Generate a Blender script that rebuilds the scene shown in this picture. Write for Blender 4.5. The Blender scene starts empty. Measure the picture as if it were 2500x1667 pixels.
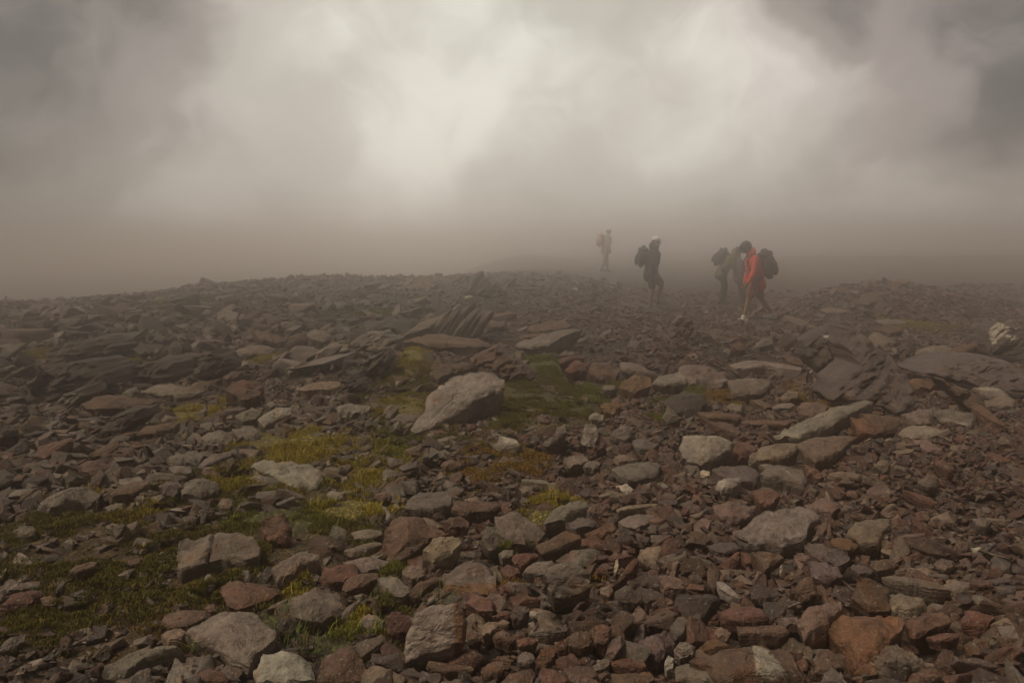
import bpy, bmesh, math, random
import numpy as np
from mathutils import Vector, Matrix
from mathutils.geometry import intersect_line_line

EXPOSURE = 0.0
DENOISE = True
ALB = .86
SUN_E = 2.4
WARP = .13
SKY_BASE = .28; SKY_BACK = -.46; SKY_TOP = -.30; SKY_LOW = -.06
SKY_GAIN = 10.8
HAZE_D = .039; HAZE_COL = (.96, .928, .90, 1); HAZE_G = 0.94; HAZE_TOP = 3.4
CLOUDS = [(1080, 90, 13, .09), (1040, 330, 7, .14), (1720, 230, 8, .18), (920, 480, 8, .13), (680, 80, 9, .05), (300, 450, 13, .12), (1260, 190, 8, .05), (1440, 260, 9, .04),
 (2280, 70, 7, .08), (-40, 20, 17, -.38), (-60, 400, 11, -.22), (2500, 60, 12, -.34), (1985, 20, 5, -.32), (2250, 200, 9, -.10), (1600, 250, 4, -.12), (1350, 350, 6, -.05), (1330, 230, 7, .06),
 (2420, 620, 18, -.08), (1850, 580, 12, -.07), (900, 600, 12, .08), (250, 640, 12, .05), (560, 470, 7, -.07), (1290, 60, 5, -.08), (820, 280, 6, -.10), (1900, 420, 8, -.06), (2100, 300, 9, .08), (450, 200, 8, -.10), (740, 560, 5, -.06), (1150, 470, 4, -.05)]
VB = 8

# ------------------------------------------------------------------ camera, sky, sun, exposure
SC = bpy.context.scene
COL = SC.collection
R = math.radians
PITCH = 6.8
FPX = 1944.0                     # focal length in pixels of the 2500 px wide photograph (28 mm)
EYE = np.array([0.0, 0.0, 1.6])
cam = bpy.data.cameras.new("camera"); camo = bpy.data.objects.new("camera", cam); COL.objects.link(camo)
cam.lens = 28; cam.sensor_width = 36; cam.clip_start = .05; cam.clip_end = 2000
camo.location = EYE; camo.rotation_euler = (R(90 - PITCH), 0, 0)
SC.camera = camo
SC.view_settings.view_transform = 'Standard'; SC.view_settings.look = 'None'
SC.view_settings.exposure = EXPOSURE; SC.view_settings.gamma = 1
SC.render.engine = 'CYCLES'
cy = SC.cycles
cy.max_bounces = 10; cy.diffuse_bounces = 2; cy.glossy_bounces = 1; cy.volume_bounces = VB; cy.transparent_max_bounces = 4
cy.use_denoising = DENOISE; cy.sample_clamp_direct = 3.0; cy.sample_clamp_indirect = 1.0; cy.caustics_reflective = False; cy.caustics_refractive = False
cy.pixel_filter_type = 'BLACKMAN_HARRIS'; cy.filter_width = 1.5

def pxdir(u, v):
    """World directions through pixels of the photograph (arrays)."""
    u = np.asarray(u, float); v = np.asarray(v, float)
    x = (u - 1250) / FPX; y = -(v - 833.5) / FPX
    c, s = math.cos(R(PITCH)), math.sin(R(PITCH))
    d = np.stack([x, c + y * s, y * c - s], -1)
    return d / np.linalg.norm(d, axis=-1, keepdims=True)

def to_px(P):
    P = np.asarray(P, float) - EYE
    c, s = math.cos(R(PITCH)), math.sin(R(PITCH))
    f = P[..., 1] * c - P[..., 2] * s
    up = P[..., 1] * s + P[..., 2] * c
    f = np.maximum(f, .05)
    return np.stack([1250 + FPX * P[..., 0] / f, 833.5 - FPX * up / f], -1), f

SUN_EL, SUN_ROT = 58, -115
w = bpy.data.worlds.new("World"); SC.world = w; w.use_nodes = True
nt = w.node_tree; nd = nt.nodes; lk = nt.links; nd.clear()
def N(tree, t, **kw):
    n = tree.nodes.new(t)
    for k, v in kw.items():
        if k.startswith('_'): n.inputs[int(k[1:])].default_value = v
        else: setattr(n, k, v)
    return n
def M(tree, op, a, b=None, c=None, clamp=False):
    n = tree.nodes.new('ShaderNodeMath'); n.operation = op; n.use_clamp = clamp
    for i, x in enumerate((a, b, c)):
        if x is None: continue
        if isinstance(x, (int, float)): n.inputs[i].default_value = x
        else: tree.links.new(x, n.inputs[i])
    return n.outputs[0]
sky = N(nt, 'ShaderNodeTexSky', sky_type='NISHITA', sun_disc=False, sun_elevation=R(SUN_EL), sun_rotation=R(SUN_ROT))
tc = N(nt, 'ShaderNodeTexCoord')
nrm = N(nt, 'ShaderNodeVectorMath', operation='NORMALIZE'); lk.new(tc.outputs['Generated'], nrm.inputs[0])
wn = N(nt, 'ShaderNodeTexNoise'); lk.new(nrm.outputs[0], wn.inputs['Vector']); wn.inputs['Scale'].default_value = 5; wn.inputs['Detail'].default_value = 4; wn.inputs['Roughness'].default_value = .55
wm = N(nt, 'ShaderNodeVectorMath', operation='MULTIPLY_ADD'); lk.new(wn.outputs['Color'], wm.inputs[0]); wm.inputs[1].default_value = (WARP,) * 3; wm.inputs[2].default_value = (-WARP / 2,) * 3
wa = N(nt, 'ShaderNodeVectorMath', operation='ADD'); lk.new(nrm.outputs[0], wa.inputs[0]); lk.new(wm.outputs[0], wa.inputs[1])
wz = N(nt, 'ShaderNodeVectorMath', operation='NORMALIZE'); lk.new(wa.outputs[0], wz.inputs[0])
DIR = wz.outputs[0]
def nz(scale, detail, rough, dist, off):
    mp = N(nt, 'ShaderNodeMapping'); mp.inputs['Location'].default_value = off; lk.new(DIR, mp.inputs[0])
    mp.inputs['Scale'].default_value = (1, 1, 1.15)
    n = N(nt, 'ShaderNodeTexNoise'); lk.new(mp.outputs[0], n.inputs['Vector'])
    n.inputs['Scale'].default_value = scale; n.inputs['Detail'].default_value = detail
    n.inputs['Roughness'].default_value = rough; n.inputs['Distortion'].default_value = dist
    return n.outputs[0]
n1 = nz(3.2, 2.5, .5, .5, (3.1, 1.2, .4)); n2 = nz(7.5, 3, .5, .3, (7.7, 2.2, 5.4)); n3 = nz(2.0, 2, .5, .3, (1.7, 9.2, 3.4)); n4 = nz(15, 4, .6, 1.2, (4.7, 3.2, 8.4))
val = M(nt, 'MULTIPLY_ADD', n1, .50, SKY_BASE)
val = M(nt, 'MULTIPLY_ADD', n2, .34, val)
val = M(nt, 'MULTIPLY_ADD', n4, .16, M(nt, 'ADD', val, -.08))
# the thick and the thin places of the cloud deck: (direction through a photograph pixel, angular radius, strength)
for (u, v, rad, amp) in CLOUDS:
    d = pxdir(u, v)
    dp = N(nt, 'ShaderNodeVectorMath', operation='DOT_PRODUCT'); lk.new(DIR, dp.inputs[0]); dp.inputs[1].default_value = tuple(d)
    c0 = math.cos(R(rad))
    mr = N(nt, 'ShaderNodeMapRange', interpolation_type='SMOOTHERSTEP'); lk.new(dp.outputs['Value'], mr.inputs[0])
    mr.inputs[1].default_value = c0; mr.inputs[2].default_value = 1.0; mr.inputs[3].default_value = 0; mr.inputs[4].default_value = amp
    val = M(nt, 'ADD', val, mr.outputs[0])
sep = N(nt, 'ShaderNodeSeparateXYZ'); lk.new(DIR, sep.inputs[0])
# dimming added to the unseen sky behind and overhead to shape ground light
mr = N(nt, 'ShaderNodeMapRange', interpolation_type='SMOOTHSTEP'); lk.new(sep.outputs[1], mr.inputs[0])
mr.inputs[1].default_value = -.2; mr.inputs[2].default_value = .8; mr.inputs[3].default_value = SKY_BACK; mr.inputs[4].default_value = 0
val = M(nt, 'ADD', val, mr.outputs[0])
mr = N(nt, 'ShaderNodeMapRange', interpolation_type='SMOOTHSTEP'); lk.new(sep.outputs[2], mr.inputs[0])
mr.inputs[1].default_value = .36; mr.inputs[2].default_value = .85; mr.inputs[3].default_value = 0; mr.inputs[4].default_value = SKY_TOP
val = M(nt, 'ADD', val, mr.outputs[0])
mr = N(nt, 'ShaderNodeMapRange', interpolation_type='SMOOTHSTEP'); lk.new(sep.outputs[2], mr.inputs[0])
mr.inputs[1].default_value = .0; mr.inputs[2].default_value = .20; mr.inputs[3].default_value = SKY_LOW; mr.inputs[4].default_value = 0
val = M(nt, 'ADD', val, mr.outputs[0])
cr = N(nt, 'ShaderNodeValToRGB'); lk.new(val, cr.inputs[0])
e = cr.color_ramp; e.interpolation = 'EASE'
stops = [(0, (.035, .037, .036)), (.22, (.125, .117, .106)), (.45, (.32, .285, .26)), (.68, (.54, .495, .455)), (1, (.82, .78, .72))]
while len(e.elements) < len(stops): e.elements.new(.5)
for el, (p, c) in zip(e.elements, stops): el.position = p; el.color = (*c, 1)
tint = N(nt, 'ShaderNodeMix', data_type='RGBA'); lk.new(M(nt, 'MULTIPLY_ADD', n3, 2.4, -.75, clamp=True), tint.inputs[0])
tint.inputs[6].default_value = (.98, 1.0, .945, 1); tint.inputs[7].default_value = (1.04, .985, .98, 1)
mul = N(nt, 'ShaderNodeMix', data_type='RGBA', blend_type='MULTIPLY'); mul.inputs[0].default_value = 1
lk.new(cr.outputs[0], mul.inputs[6]); lk.new(tint.outputs[2], mul.inputs[7])
sc10 = N(nt, 'ShaderNodeVectorMath', operation='SCALE'); lk.new(mul.outputs[2], sc10.inputs[0]); sc10.inputs['Scale'].default_value = SKY_GAIN
mix = N(nt, 'ShaderNodeMix', data_type='RGBA'); mix.inputs[0].default_value = .97
lk.new(sky.outputs[0], mix.inputs[6]); lk.new(sc10.outputs[0], mix.inputs[7])
bg = N(nt, 'ShaderNodeBackground'); bg.inputs[1].default_value = .1; lk.new(mix.outputs[2], bg.inputs[0])
wo = N(nt, 'ShaderNodeOutputWorld'); lk.new(bg.outputs[0], wo.inputs[0])
w.cycles.sampling_method = 'MANUAL'; w.cycles.sample_map_resolution = 512

sd = bpy.data.lights.new("sun", 'SUN'); sd.energy = SUN_E; sd.angle = R(18); sd.color = (1, .87, .70)
so = bpy.data.objects.new("sun", sd); COL.objects.link(so)
so.rotation_euler = Vector((math.sin(R(SUN_ROT)) * math.cos(R(SUN_EL)), math.cos(R(SUN_ROT)) * math.cos(R(SUN_EL)), math.sin(R(SUN_EL)))).to_track_quat('Z', 'Y').to_euler()

# ------------------------------------------------------------------ helpers
rng = np.random.default_rng(11)
def smooth(a, b, x):
    t = np.clip((np.asarray(x, float) - a) / (b - a), 0, 1); return t * t * (3 - 2 * t)

def vnoise(p, seed=0):
    p = np.asarray(p, float); i = np.floor(p).astype(np.int64); f = p - i; f = f * f * (3 - 2 * f)
    def h(ix, iy, iz):
        n = (ix * 374761393 + iy * 668265263 + iz * 1274126177 + seed * 362437) & 0xffffffff
        n = ((n ^ (n >> 13)) * 1103515245) & 0xffffffff
        n = ((n ^ (n >> 15)) * 12345678917) & 0xffffffff
        return ((n ^ (n >> 12)) & 0xffff) / 32768.0 - 1
    x, y, z = i[..., 0], i[..., 1], i[..., 2]; fx, fy, fz = f[..., 0], f[..., 1], f[..., 2]
    L = lambda a, b, t: a + (b - a) * t
    return L(L(L(h(x, y, z), h(x+1, y, z), fx), L(h(x, y+1, z), h(x+1, y+1, z), fx), fy),
             L(L(h(x, y, z+1), h(x+1, y, z+1), fx), L(h(x, y+1, z+1), h(x+1, y+1, z+1), fx), fy), fz)
def fbm(p, oct=4, seed=0, gain=.5):
    s = 0; a = 1; t = 0; p = np.asarray(p, float)
    for k in range(oct): s = s + a * vnoise(p * 2.03 ** k + 17.3 * k, seed + k); t += a; a *= gain
    return s / t

def make_mesh(name, V, F, col=None, uvw=None, mat=None, parent=None, smoothf=True, origin=None, mats=None, midx=None):
    """V n x 3, F list of index arrays (each an m x k array of k-gons)."""
    V = np.asarray(V, np.float32)
    if origin is not None: V = V - np.asarray(origin, np.float32)
    me = bpy.data.meshes.new(name)
    Fs = [np.asarray(f, np.int32) for f in (F if isinstance(F, list) else [F]) if len(f)]
    loops = np.concatenate([f.ravel() for f in Fs]); tot = np.concatenate([np.full(len(f), f.shape[1], np.int32) for f in Fs])
    me.vertices.add(len(V)); me.vertices.foreach_set('co', V.ravel())
    me.loops.add(len(loops)); me.loops.foreach_set('vertex_index', loops)
    me.polygons.add(len(tot)); st = np.zeros(len(tot), np.int32); st[1:] = np.cumsum(tot)[:-1]
    me.polygons.foreach_set('loop_start', st)
    me.polygons.foreach_set('loop_total', tot)
    me.polygons.foreach_set('use_smooth', np.full(len(tot), smoothf))
    me.update(calc_edges=True)
    if col is not None:
        c = np.ones((len(V), 4), np.float32); c[:, :3] = col
        a = me.attributes.new('tone', 'FLOAT_COLOR', 'POINT'); a.data.foreach_set('color', c.ravel())
    if uvw is not None:
        a = me.attributes.new('local', 'FLOAT_VECTOR', 'POINT'); a.data.foreach_set('vector', np.asarray(uvw, np.float32).ravel())
    for m in (mats or ([mat] if mat else [])): me.materials.append(m)
    if midx is not None: me.polygons.foreach_set('material_index', np.asarray(midx, np.int32))
    o = bpy.data.objects.new(name, me); COL.objects.link(o)
    if origin is not None: o.location = origin
    if parent is not None: o.parent = parent
    return o
def tag(o, label=None, cat=None, group=None, kind=None):
    for k, v in (('label', label), ('category', cat), ('group', group), ('kind', kind)):
        if v: o[k] = v
    return o

# ------------------------------------------------------------------ materials
def mat_new(name):
    m = bpy.data.materials.new(name); m.use_nodes = True; t = m.node_tree; b = t.nodes['Principled BSDF']
    return m, t, b
def rock_material():
    m, t, b = mat_new('weathered_rock'); L = t.links
    ac = N(t, 'ShaderNodeAttribute', attribute_name='tone'); al = N(t, 'ShaderNodeAttribute', attribute_name='local')
    P = al.outputs['Vector']
    def noise(s, d, r=.55, dist=0, vec=P):
        n = N(t, 'ShaderNodeTexNoise'); L.new(vec, n.inputs['Vector']); n.inputs['Scale'].default_value = s
        n.inputs['Detail'].default_value = d; n.inputs['Roughness'].default_value = r; n.inputs['Distortion'].default_value = dist; return n.outputs[0]
    big = noise(5, 3); fine = noise(38, 4, .65); grain = noise(170, 2, .7)
    mp = N(t, 'ShaderNodeMapping'); L.new(P, mp.inputs[0]); mp.inputs['Scale'].default_value = (3, 5, 34)
    strata = noise(1.6, 4, .6, .7, mp.outputs[0])
    k = M(t, 'MULTIPLY_ADD', big, 1.1, .42)
    k = M(t, 'MULTIPLY', k, M(t, 'MULTIPLY_ADD', fine, 1.4, .32))
    k = M(t, 'MULTIPLY', k, M(t, 'MULTIPLY_ADD', grain, 1.1, .45))
    k = M(t, 'MULTIPLY', k, M(t, 'MULTIPLY_ADD', strata, .7, .65))
    k = M(t, 'MULTIPLY', k, M(t, 'MULTIPLY_ADD', noise(14, 3, .6), 1.2, .42))
    sc = N(t, 'ShaderNodeVectorMath', operation='SCALE'); L.new(ac.outputs['Color'], sc.inputs[0]); L.new(k, sc.inputs['Scale'])
    # rusty staining and pale crusts
    rust = N(t, 'ShaderNodeMix', data_type='RGBA', blend_type='MULTIPLY')
    L.new(M(t, 'MULTIPLY_ADD', noise(7, 4, .6, .5), 5, -2.75, clamp=True), rust.inputs[0])
    L.new(sc.outputs[0], rust.inputs[6]); rust.inputs[7].default_value = (1.0, .74, .55, 1)
    li = N(t, 'ShaderNodeMix', data_type='RGBA')
    L.new(M(t, 'MULTIPLY', M(t, 'MULTIPLY_ADD', noise(60, 3, .6), 14, -8.5, clamp=True), .5), li.inputs[0])
    L.new(rust.outputs[2], li.inputs[6]); li.inputs[7].default_value = (.38, .34, .28, 1)
    L.new(li.outputs[2], b.inputs['Base Color'])
    L.new(M(t, 'MULTIPLY_ADD', fine, .35, .45), b.inputs['Roughness'])
    b.inputs['Specular IOR Level'].default_value = .35
    bp = N(t, 'ShaderNodeBump'); bp.inputs['Strength'].default_value = .9; bp.inputs['Distance'].default_value = .02
    h = M(t, 'ADD', M(t, 'MULTIPLY', strata, .9), M(t, 'ADD', M(t, 'MULTIPLY', fine, .9), M(t, 'MULTIPLY', grain, .3)))
    L.new(h, bp.inputs['Height']); L.new(bp.outputs[0], b.inputs['Normal'])
    return m
ROCK = rock_material()

def ground_material():
    m, t, b = mat_new('gravelly_soil'); L = t.links
    ac = N(t, 'ShaderNodeAttribute', attribute_name='tone'); g = N(t, 'ShaderNodeNewGeometry')
    P = g.outputs['Position']
    vo = N(t, 'ShaderNodeTexVoronoi'); L.new(P, vo.inputs['Vector']); vo.inputs['Scale'].default_value = 70
    vo2 = N(t, 'ShaderNodeTexVoronoi'); L.new(P, vo2.inputs['Vector']); vo2.inputs['Scale'].default_value = 24
    n = N(t, 'ShaderNodeTexNoise'); L.new(P, n.inputs['Vector']); n.inputs['Scale'].default_value = 9; n.inputs['Detail'].default_value = 8; n.inputs['Roughness'].default_value = .65
    sx = N(t, 'ShaderNodeSeparateColor'); L.new(vo.outputs['Color'], sx.inputs[0])
    k = M(t, 'MULTIPLY', M(t, 'MULTIPLY_ADD', n.outputs[0], 1.2, .4), M(t, 'MULTIPLY_ADD', M(t, 'POWER', sx.outputs[0], 4), 1.6, .6))
    sc = N(t, 'ShaderNodeVectorMath', operation='SCALE'); L.new(ac.outputs['Color'], sc.inputs[0]); L.new(k, sc.inputs['Scale'])
    L.new(sc.outputs[0], b.inputs['Base Color']); b.inputs['Roughness'].default_value = .9
    bp = N(t, 'ShaderNodeBump'); bp.inputs['Strength'].default_value = 1; bp.inputs['Distance'].default_value = .02
    h = M(t, 'ADD', M(t, 'MULTIPLY', vo.outputs['Distance'], -.5), M(t, 'ADD', M(t, 'MULTIPLY', vo2.outputs['Distance'], -.6), n.outputs[0]))
    L.new(h, bp.inputs['Height']); L.new(bp.outputs[0], b.inputs['Normal'])
    return m
SOIL = ground_material()
def plant_material():
    m, t, b = mat_new('moss_and_grass'); ac = N(t, 'ShaderNodeAttribute', attribute_name='tone')
    t.links.new(ac.outputs['Color'], b.inputs['Base Color']); b.inputs['Roughness'].default_value = .7
    b.inputs['Specular IOR Level'].default_value = .2
    return m
PLANT = plant_material()
def cloth(name, c, rough=.8, scale=14, amt=.5, bump=.004):
    m, t, b = mat_new(name); L = t.links; tcn = N(t, 'ShaderNodeTexCoord')
    n = N(t, 'ShaderNodeTexNoise'); L.new(tcn.outputs['Object'], n.inputs['Vector']); n.inputs['Scale'].default_value = scale; n.inputs['Detail'].default_value = 5
    sc = N(t, 'ShaderNodeVectorMath', operation='SCALE'); sc.inputs[0].default_value = c
    L.new(M(t, 'MULTIPLY_ADD', n.outputs[0], amt, 1 - amt / 2), sc.inputs['Scale']); L.new(sc.outputs[0], b.inputs['Base Color'])
    b.inputs['Roughness'].default_value = rough
    bp = N(t, 'ShaderNodeBump'); bp.inputs['Strength'].default_value = .6; bp.inputs['Distance'].default_value = bump
    L.new(n.outputs[0], bp.inputs['Height']); L.new(bp.outputs[0], b.inputs['Normal'])
    return m

# ------------------------------------------------------------------ terrain
PADS = []          # (x, y, height correction, radius): where the hikers stand
def base_z(x, y):
    x = np.asarray(x, float); y = np.asarray(y, float)
    z = .74 * smooth(12, 24, y) * smooth(-15, -5, x) * (1 - smooth(.5, 6, x) * (1 - .75 * smooth(24, 38, y)))
    z = z - .15 * smooth(15, 19, y) * smooth(1, 4, x) * (1 - smooth(24, 30, y))
    z = z + .30 * smooth(14, 26, y) * smooth(8, 20, x)
    z = z + smooth(28, 60, y) * (.5 + .9 * vnoise(np.stack([x * .045 + 3, y * .03, 0 * x], -1), 77)) * (1 - smooth(80, 120, y))
    z = z + .70 * np.exp(-(((x - 9.3) / 2.1) ** 2 + ((y - 20.5) / 1.8) ** 2))            # rubble mound
    z = z + .20 * np.exp(-(((x - 8.0) / 1.2) ** 2 + ((y - 19.6) / 1.2) ** 2)) + .3 * np.exp(-(((x - 11.5) / 1.8) ** 2 + ((y - 20.8) / 1.5) ** 2))
    z = z + .22 * np.exp(-(((x + .9) / 2.2) ** 2 + ((y - 10.3) / 1.6) ** 2))              # the ridge of jagged fins
    z = z + .16 * np.exp(-(((x - 3.0) / 2.4) ** 2 + ((y - 12.8) / 1.2) ** 2))             # crest below the hikers
    z = z - .16 * smooth(-1.5, -5, x) * smooth(5, 9, y) * (1 - smooth(11, 16, y))
    z = z - np.minimum(.20 * np.maximum(y - 24.5, 0), 2.4) * smooth(2, -8, x) * (1 - .35 * smooth(-6, 0, x))
    p = np.stack([x, y, np.zeros_like(x)], -1)
    z = z + .07 * fbm(p * .55, 3, 5) * smooth(2, 6, y) + .025 * fbm(p * 2.2, 2, 9)
    return z
def ground_z(x, y):
    z = base_z(x, y)
    for (px, py, dz, r) in PADS: z = z + dz * np.exp(-(((x - px) ** 2 + (y - py) ** 2) / r ** 2))
    return z
def sink(x, y, mossd=0):
    """How far the soil lies below the surface that the rocks lie on: the space the loose stones fill."""
    near = 1 - smooth(9, 16, y); q = (.055 + .045 * smooth(-1.5, 1.5, x) * near) * smooth(1.6, 2.4, y)
    q = q * (1 - .35 * smooth(24, 28, y))
    for (px, py, dz, r) in PADS: q = q * (1 - .9 * np.exp(-(((x - px) ** 2 + (y - py) ** 2) / .8 ** 2)))
    return q * (1 - .8 * np.clip(mossd, 0, 1))
TT = np.concatenate([np.arange(1.5, 14, .02), np.arange(14, 60, .06)])
def hit(u, v):
    """First point of the terrain along the ray through a photograph pixel."""
    d = pxdir(u, v); P = EYE + TT[:, None] * d
    g = P[:, 2] - ground_z(P[:, 0], P[:, 1]); k = np.argmax(g < 0)
    if g[k] >= 0: return None
    return P[k]

# (foot pixel x, lower foot pixel y, distance along y)
HIKE = {'orange': (1850, 785, 18.2), 'cap': (1596, 757, 21.0), 'olive': (1762, 742, 23.6), 'grey': (1820, 744, 25.2), 'far': (1475, 664, 33.5)}
FOOT = {}
for k, (u, v, dy) in HIKE.items():
    d = pxdir(u, v); P = EYE + d * (dy / d[1]); FOOT[k] = P + np.array([0, 0, .02])
for k, P in FOOT.items():
    PADS.append((P[0], P[1], float(P[2] - ground_z(P[0], P[1])), 1.1))

def soil_tone(P):
    n = fbm(P * np.array([1.3, 1.3, 0]), 3, 21)[:, None]; n2 = fbm(P * np.array([.5, .5, 0]), 2, 33)[:, None]
    c = np.array([.052, .030, .018]) * (1 + .35 * n) + np.array([.03, .008, .0]) * n2
    return np.clip(c, .01, 1)

# ------------------------------------------------------------------ moss and grass zones, in photograph pixels: cx, cy, rx, ry, density, colour
ZONES = [
 (650,1180,260,60,.35,'m'),(420,1330,300,110,.35,'m'),(1180,1000,260,90,.3,'m'),(800,1150,200,80,.3,'y'),(250,1480,260,120,.3,'m'),(1000,930,180,60,.35,'m'),(700,1400,180,110,.3,'m'),
 (475,1008,78,34,1.0,'y'),(640,1075,70,30,.9,'y'),(760,1085,85,45,1.0,'y'),(690,1130,60,30,.7,'y'),
 (985,990,70,34,.9,'y'),(1010,868,34,24,1,'y'),(980,910,40,18,.8,'y'),(1060,885,34,12,.6,'o'),
 (1330,885,48,20,1,'g'),(1290,960,130,45,1,'m'),(1380,1000,95,50,1,'m'),(1420,990,60,30,.8,'g'),(1180,970,50,24,.9,'y'),(1330,1040,60,20,.7,'y'),(1250,1010,110,48,.8,'m'),(1440,960,45,24,.9,'g'),
 (1230,1120,110,45,.45,'o'),(1130,1170,70,35,.3,'o'),(1340,1245,75,32,1.0,'y'),(1390,1215,40,18,.9,'y'),
 (960,1085,60,36,.7,'g'),(900,1150,60,24,.6,'y'),(570,1175,90,30,.6,'y'),(600,1215,70,24,.5,'g'),
 (700,1265,160,36,.9,'g'),(860,1240,110,30,1.0,'y'),(820,1290,110,40,.7,'m'),(560,1290,110,40,.6,'m'),(520,1400,90,60,.5,'m'),
 (700,1340,80,40,.6,'m'),(180,1290,130,50,.5,'m'),(60,1300,80,60,.5,'m'),(330,1330,130,50,.35,'m'),(100,1370,120,50,.45,'m'),
 (330,1250,100,26,.4,'y'),(150,1215,90,20,.5,'y'),(430,1480,80,60,.4,'m'),(130,1500,130,40,.4,'m'),(330,1560,120,50,.35,'o'),
 (500,1540,60,40,.6,'m'),(660,1500,50,40,.6,'g'),(820,1560,60,40,.9,'g'),(870,1520,50,24,.8,'y'),(940,1560,50,26,.7,'y'),
 (720,1440,40,30,.7,'y'),(960,1390,40,16,1,'g'),(960,1480,45,30,.5,'m'),(900,1330,30,24,.5,'g'),(1260,1425,60,22,.7,'o'),(1230,1330,30,12,.8,'g'),
 (1760,960,40,20,.9,'o'),(1700,945,30,12,.8,'g'),(1940,955,36,26,1,'o'),(2020,985,30,14,.9,'o'),(2270,800,70,22,.8,'m'),(2200,790,60,18,.7,'y'),
 (1610,1012,50,16,.8,'g'),(1520,930,40,14,.7,'g'),(650,870,40,10,.4,'y'),(120,860,60,20,.5,'y'),(300,880,60,14,.3,'y'),(820,770,60,14,.5,'m'),(450,745,120,26,.5,'m'),(900,760,60,14,.5,'m'),
 (1460,1400,40,12,.4,'o'),(1050,1420,30,12,.7,'g'),(80,1050,30,16,.4,'y'),(1640,1185,40,14,.3,'y'),(1620,975,30,10,.7,'g'),
]
GREENS = {'y': [(.20,.17,.022),(.15,.135,.02),(.26,.18,.03)], 'o': [(.20,.105,.025),(.15,.09,.03),(.13,.11,.02)],
          'g': [(.085,.098,.018),(.12,.12,.02),(.07,.075,.016)], 'm': [(.08,.082,.018),(.11,.10,.02),(.11,.07,.022),(.055,.06,.014)]}
ZN = np.array([z[:5] for z in ZONES])
def zone_density(uv):
    d = np.zeros(len(uv)); idx = np.zeros(len(uv), int)
    for i, (cx, cy_, rx, ry, k, c) in enumerate(ZONES):
        q = k * (1 - smooth(.55, 1.15, np.hypot((uv[:, 0] - cx) / rx, (uv[:, 1] - cy_) / ry)))
        b = q > d; d[b] = q[b]; idx[b] = i
    return d, idx

# ground sheet: rings out to the horizon
rr = np.concatenate([[0.0], np.geomspace(.4, 2.2, 14), np.geomspace(2.26, 30, 330), np.geomspace(31, 125, 26)])
front = np.arange(-44, 44.01, .2); back = np.arange(48, 313, 6.0)
aa = R(1) * np.concatenate([front, back]); nA = len(aa)
X = rr[:, None] * np.sin(aa)[None]; Y = rr[:, None] * np.cos(aa)[None]
G = np.stack([X.ravel(), Y.ravel(), ground_z(X.ravel(), Y.ravel())], -1)
uvg, fg = to_px(G); dz_, iz_ = zone_density(uvg); dz_[(fg < .5) | (np.abs(uvg[:, 0] - 1250) > 1500)] = 0
tone = soil_tone(G)
mossc = np.array([np.mean(GREENS[z[5]], 0) * 1.0 for z in ZONES])
bl = (dz_ * (.75 + .25 * fbm(G * 9, 2, 3)))[:, None].clip(0, .9); tone = tone * (1 - bl) + mossc[iz_] * bl
G[:, 2] -= sink(G[:, 0], G[:, 1], dz_)
G[:, 2] += .018 * dz_ * (1 + fbm(G * 12, 2, 4))
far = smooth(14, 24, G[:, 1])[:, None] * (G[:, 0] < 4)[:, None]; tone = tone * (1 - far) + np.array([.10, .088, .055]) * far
far = smooth(25, 40, np.hypot(G[:, 0], G[:, 1]))[:, None]; tone = tone * (1 - far) + np.array([.20, .17, .145]) * far  # distant soil paled to merge with the mist: haze put into its colour
i, j = np.meshgrid(np.arange(1, len(rr) - 1), np.arange(nA), indexing='ij'); j2 = (j + 1) % nA
quads = np.stack([i * nA + j, i * nA + j2, (i + 1) * nA + j2, (i + 1) * nA + j], -1).reshape(-1, 4)[:, ::-1]
jj = np.arange(nA); tris = np.stack([np.zeros(nA, int), nA + jj, nA + (jj + 1) % nA], -1)[:, ::-1]
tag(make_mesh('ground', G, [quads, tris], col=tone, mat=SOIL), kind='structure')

# ------------------------------------------------------------------ traced rocks
CROP = {'A': (0, 600), 'B': (0, 1100), 'C': (825, 600), 'D': (825, 1100), 'E': (1650, 600), 'F': (1650, 1100)}
KS = .36155
TONES = {'G': (.19,.158,.128), 'P': (.27,.235,.195), 'D': (.085,.065,.050), 'B': (.135,.086,.058), 'R': (.150,.080,.056), 'K': (.205,.138,.112),
         'O': (.175,.098,.052), 'T': (.235,.180,.130), 'U': (.135,.104,.092), 'W': (.46,.42,.34), 'L': (.10,.11,.05)}
CWORD = {'G': 'grey', 'P': 'pale grey', 'D': 'dark', 'B': 'brown', 'R': 'red-brown', 'K': 'pinkish', 'O': 'rusty orange', 'T': 'tan', 'U': 'purplish grey', 'W': 'white'}
OCC = np.zeros((418, 626), bool)      # where traced rocks show, for keeping loose stones off them
def inpoly(px, py, poly):
    ins = np.zeros(np.shape(px), bool); n = len(poly)
    for a in range(n):
        x1, y1 = poly[a]; x2, y2 = poly[(a + 1) % n]
        c = ((y1 > py) != (y2 > py)) & (px < (x2 - x1) * (py - y1) / (y2 - y1 + 1e-9) + x1); ins ^= c
    return ins
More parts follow.
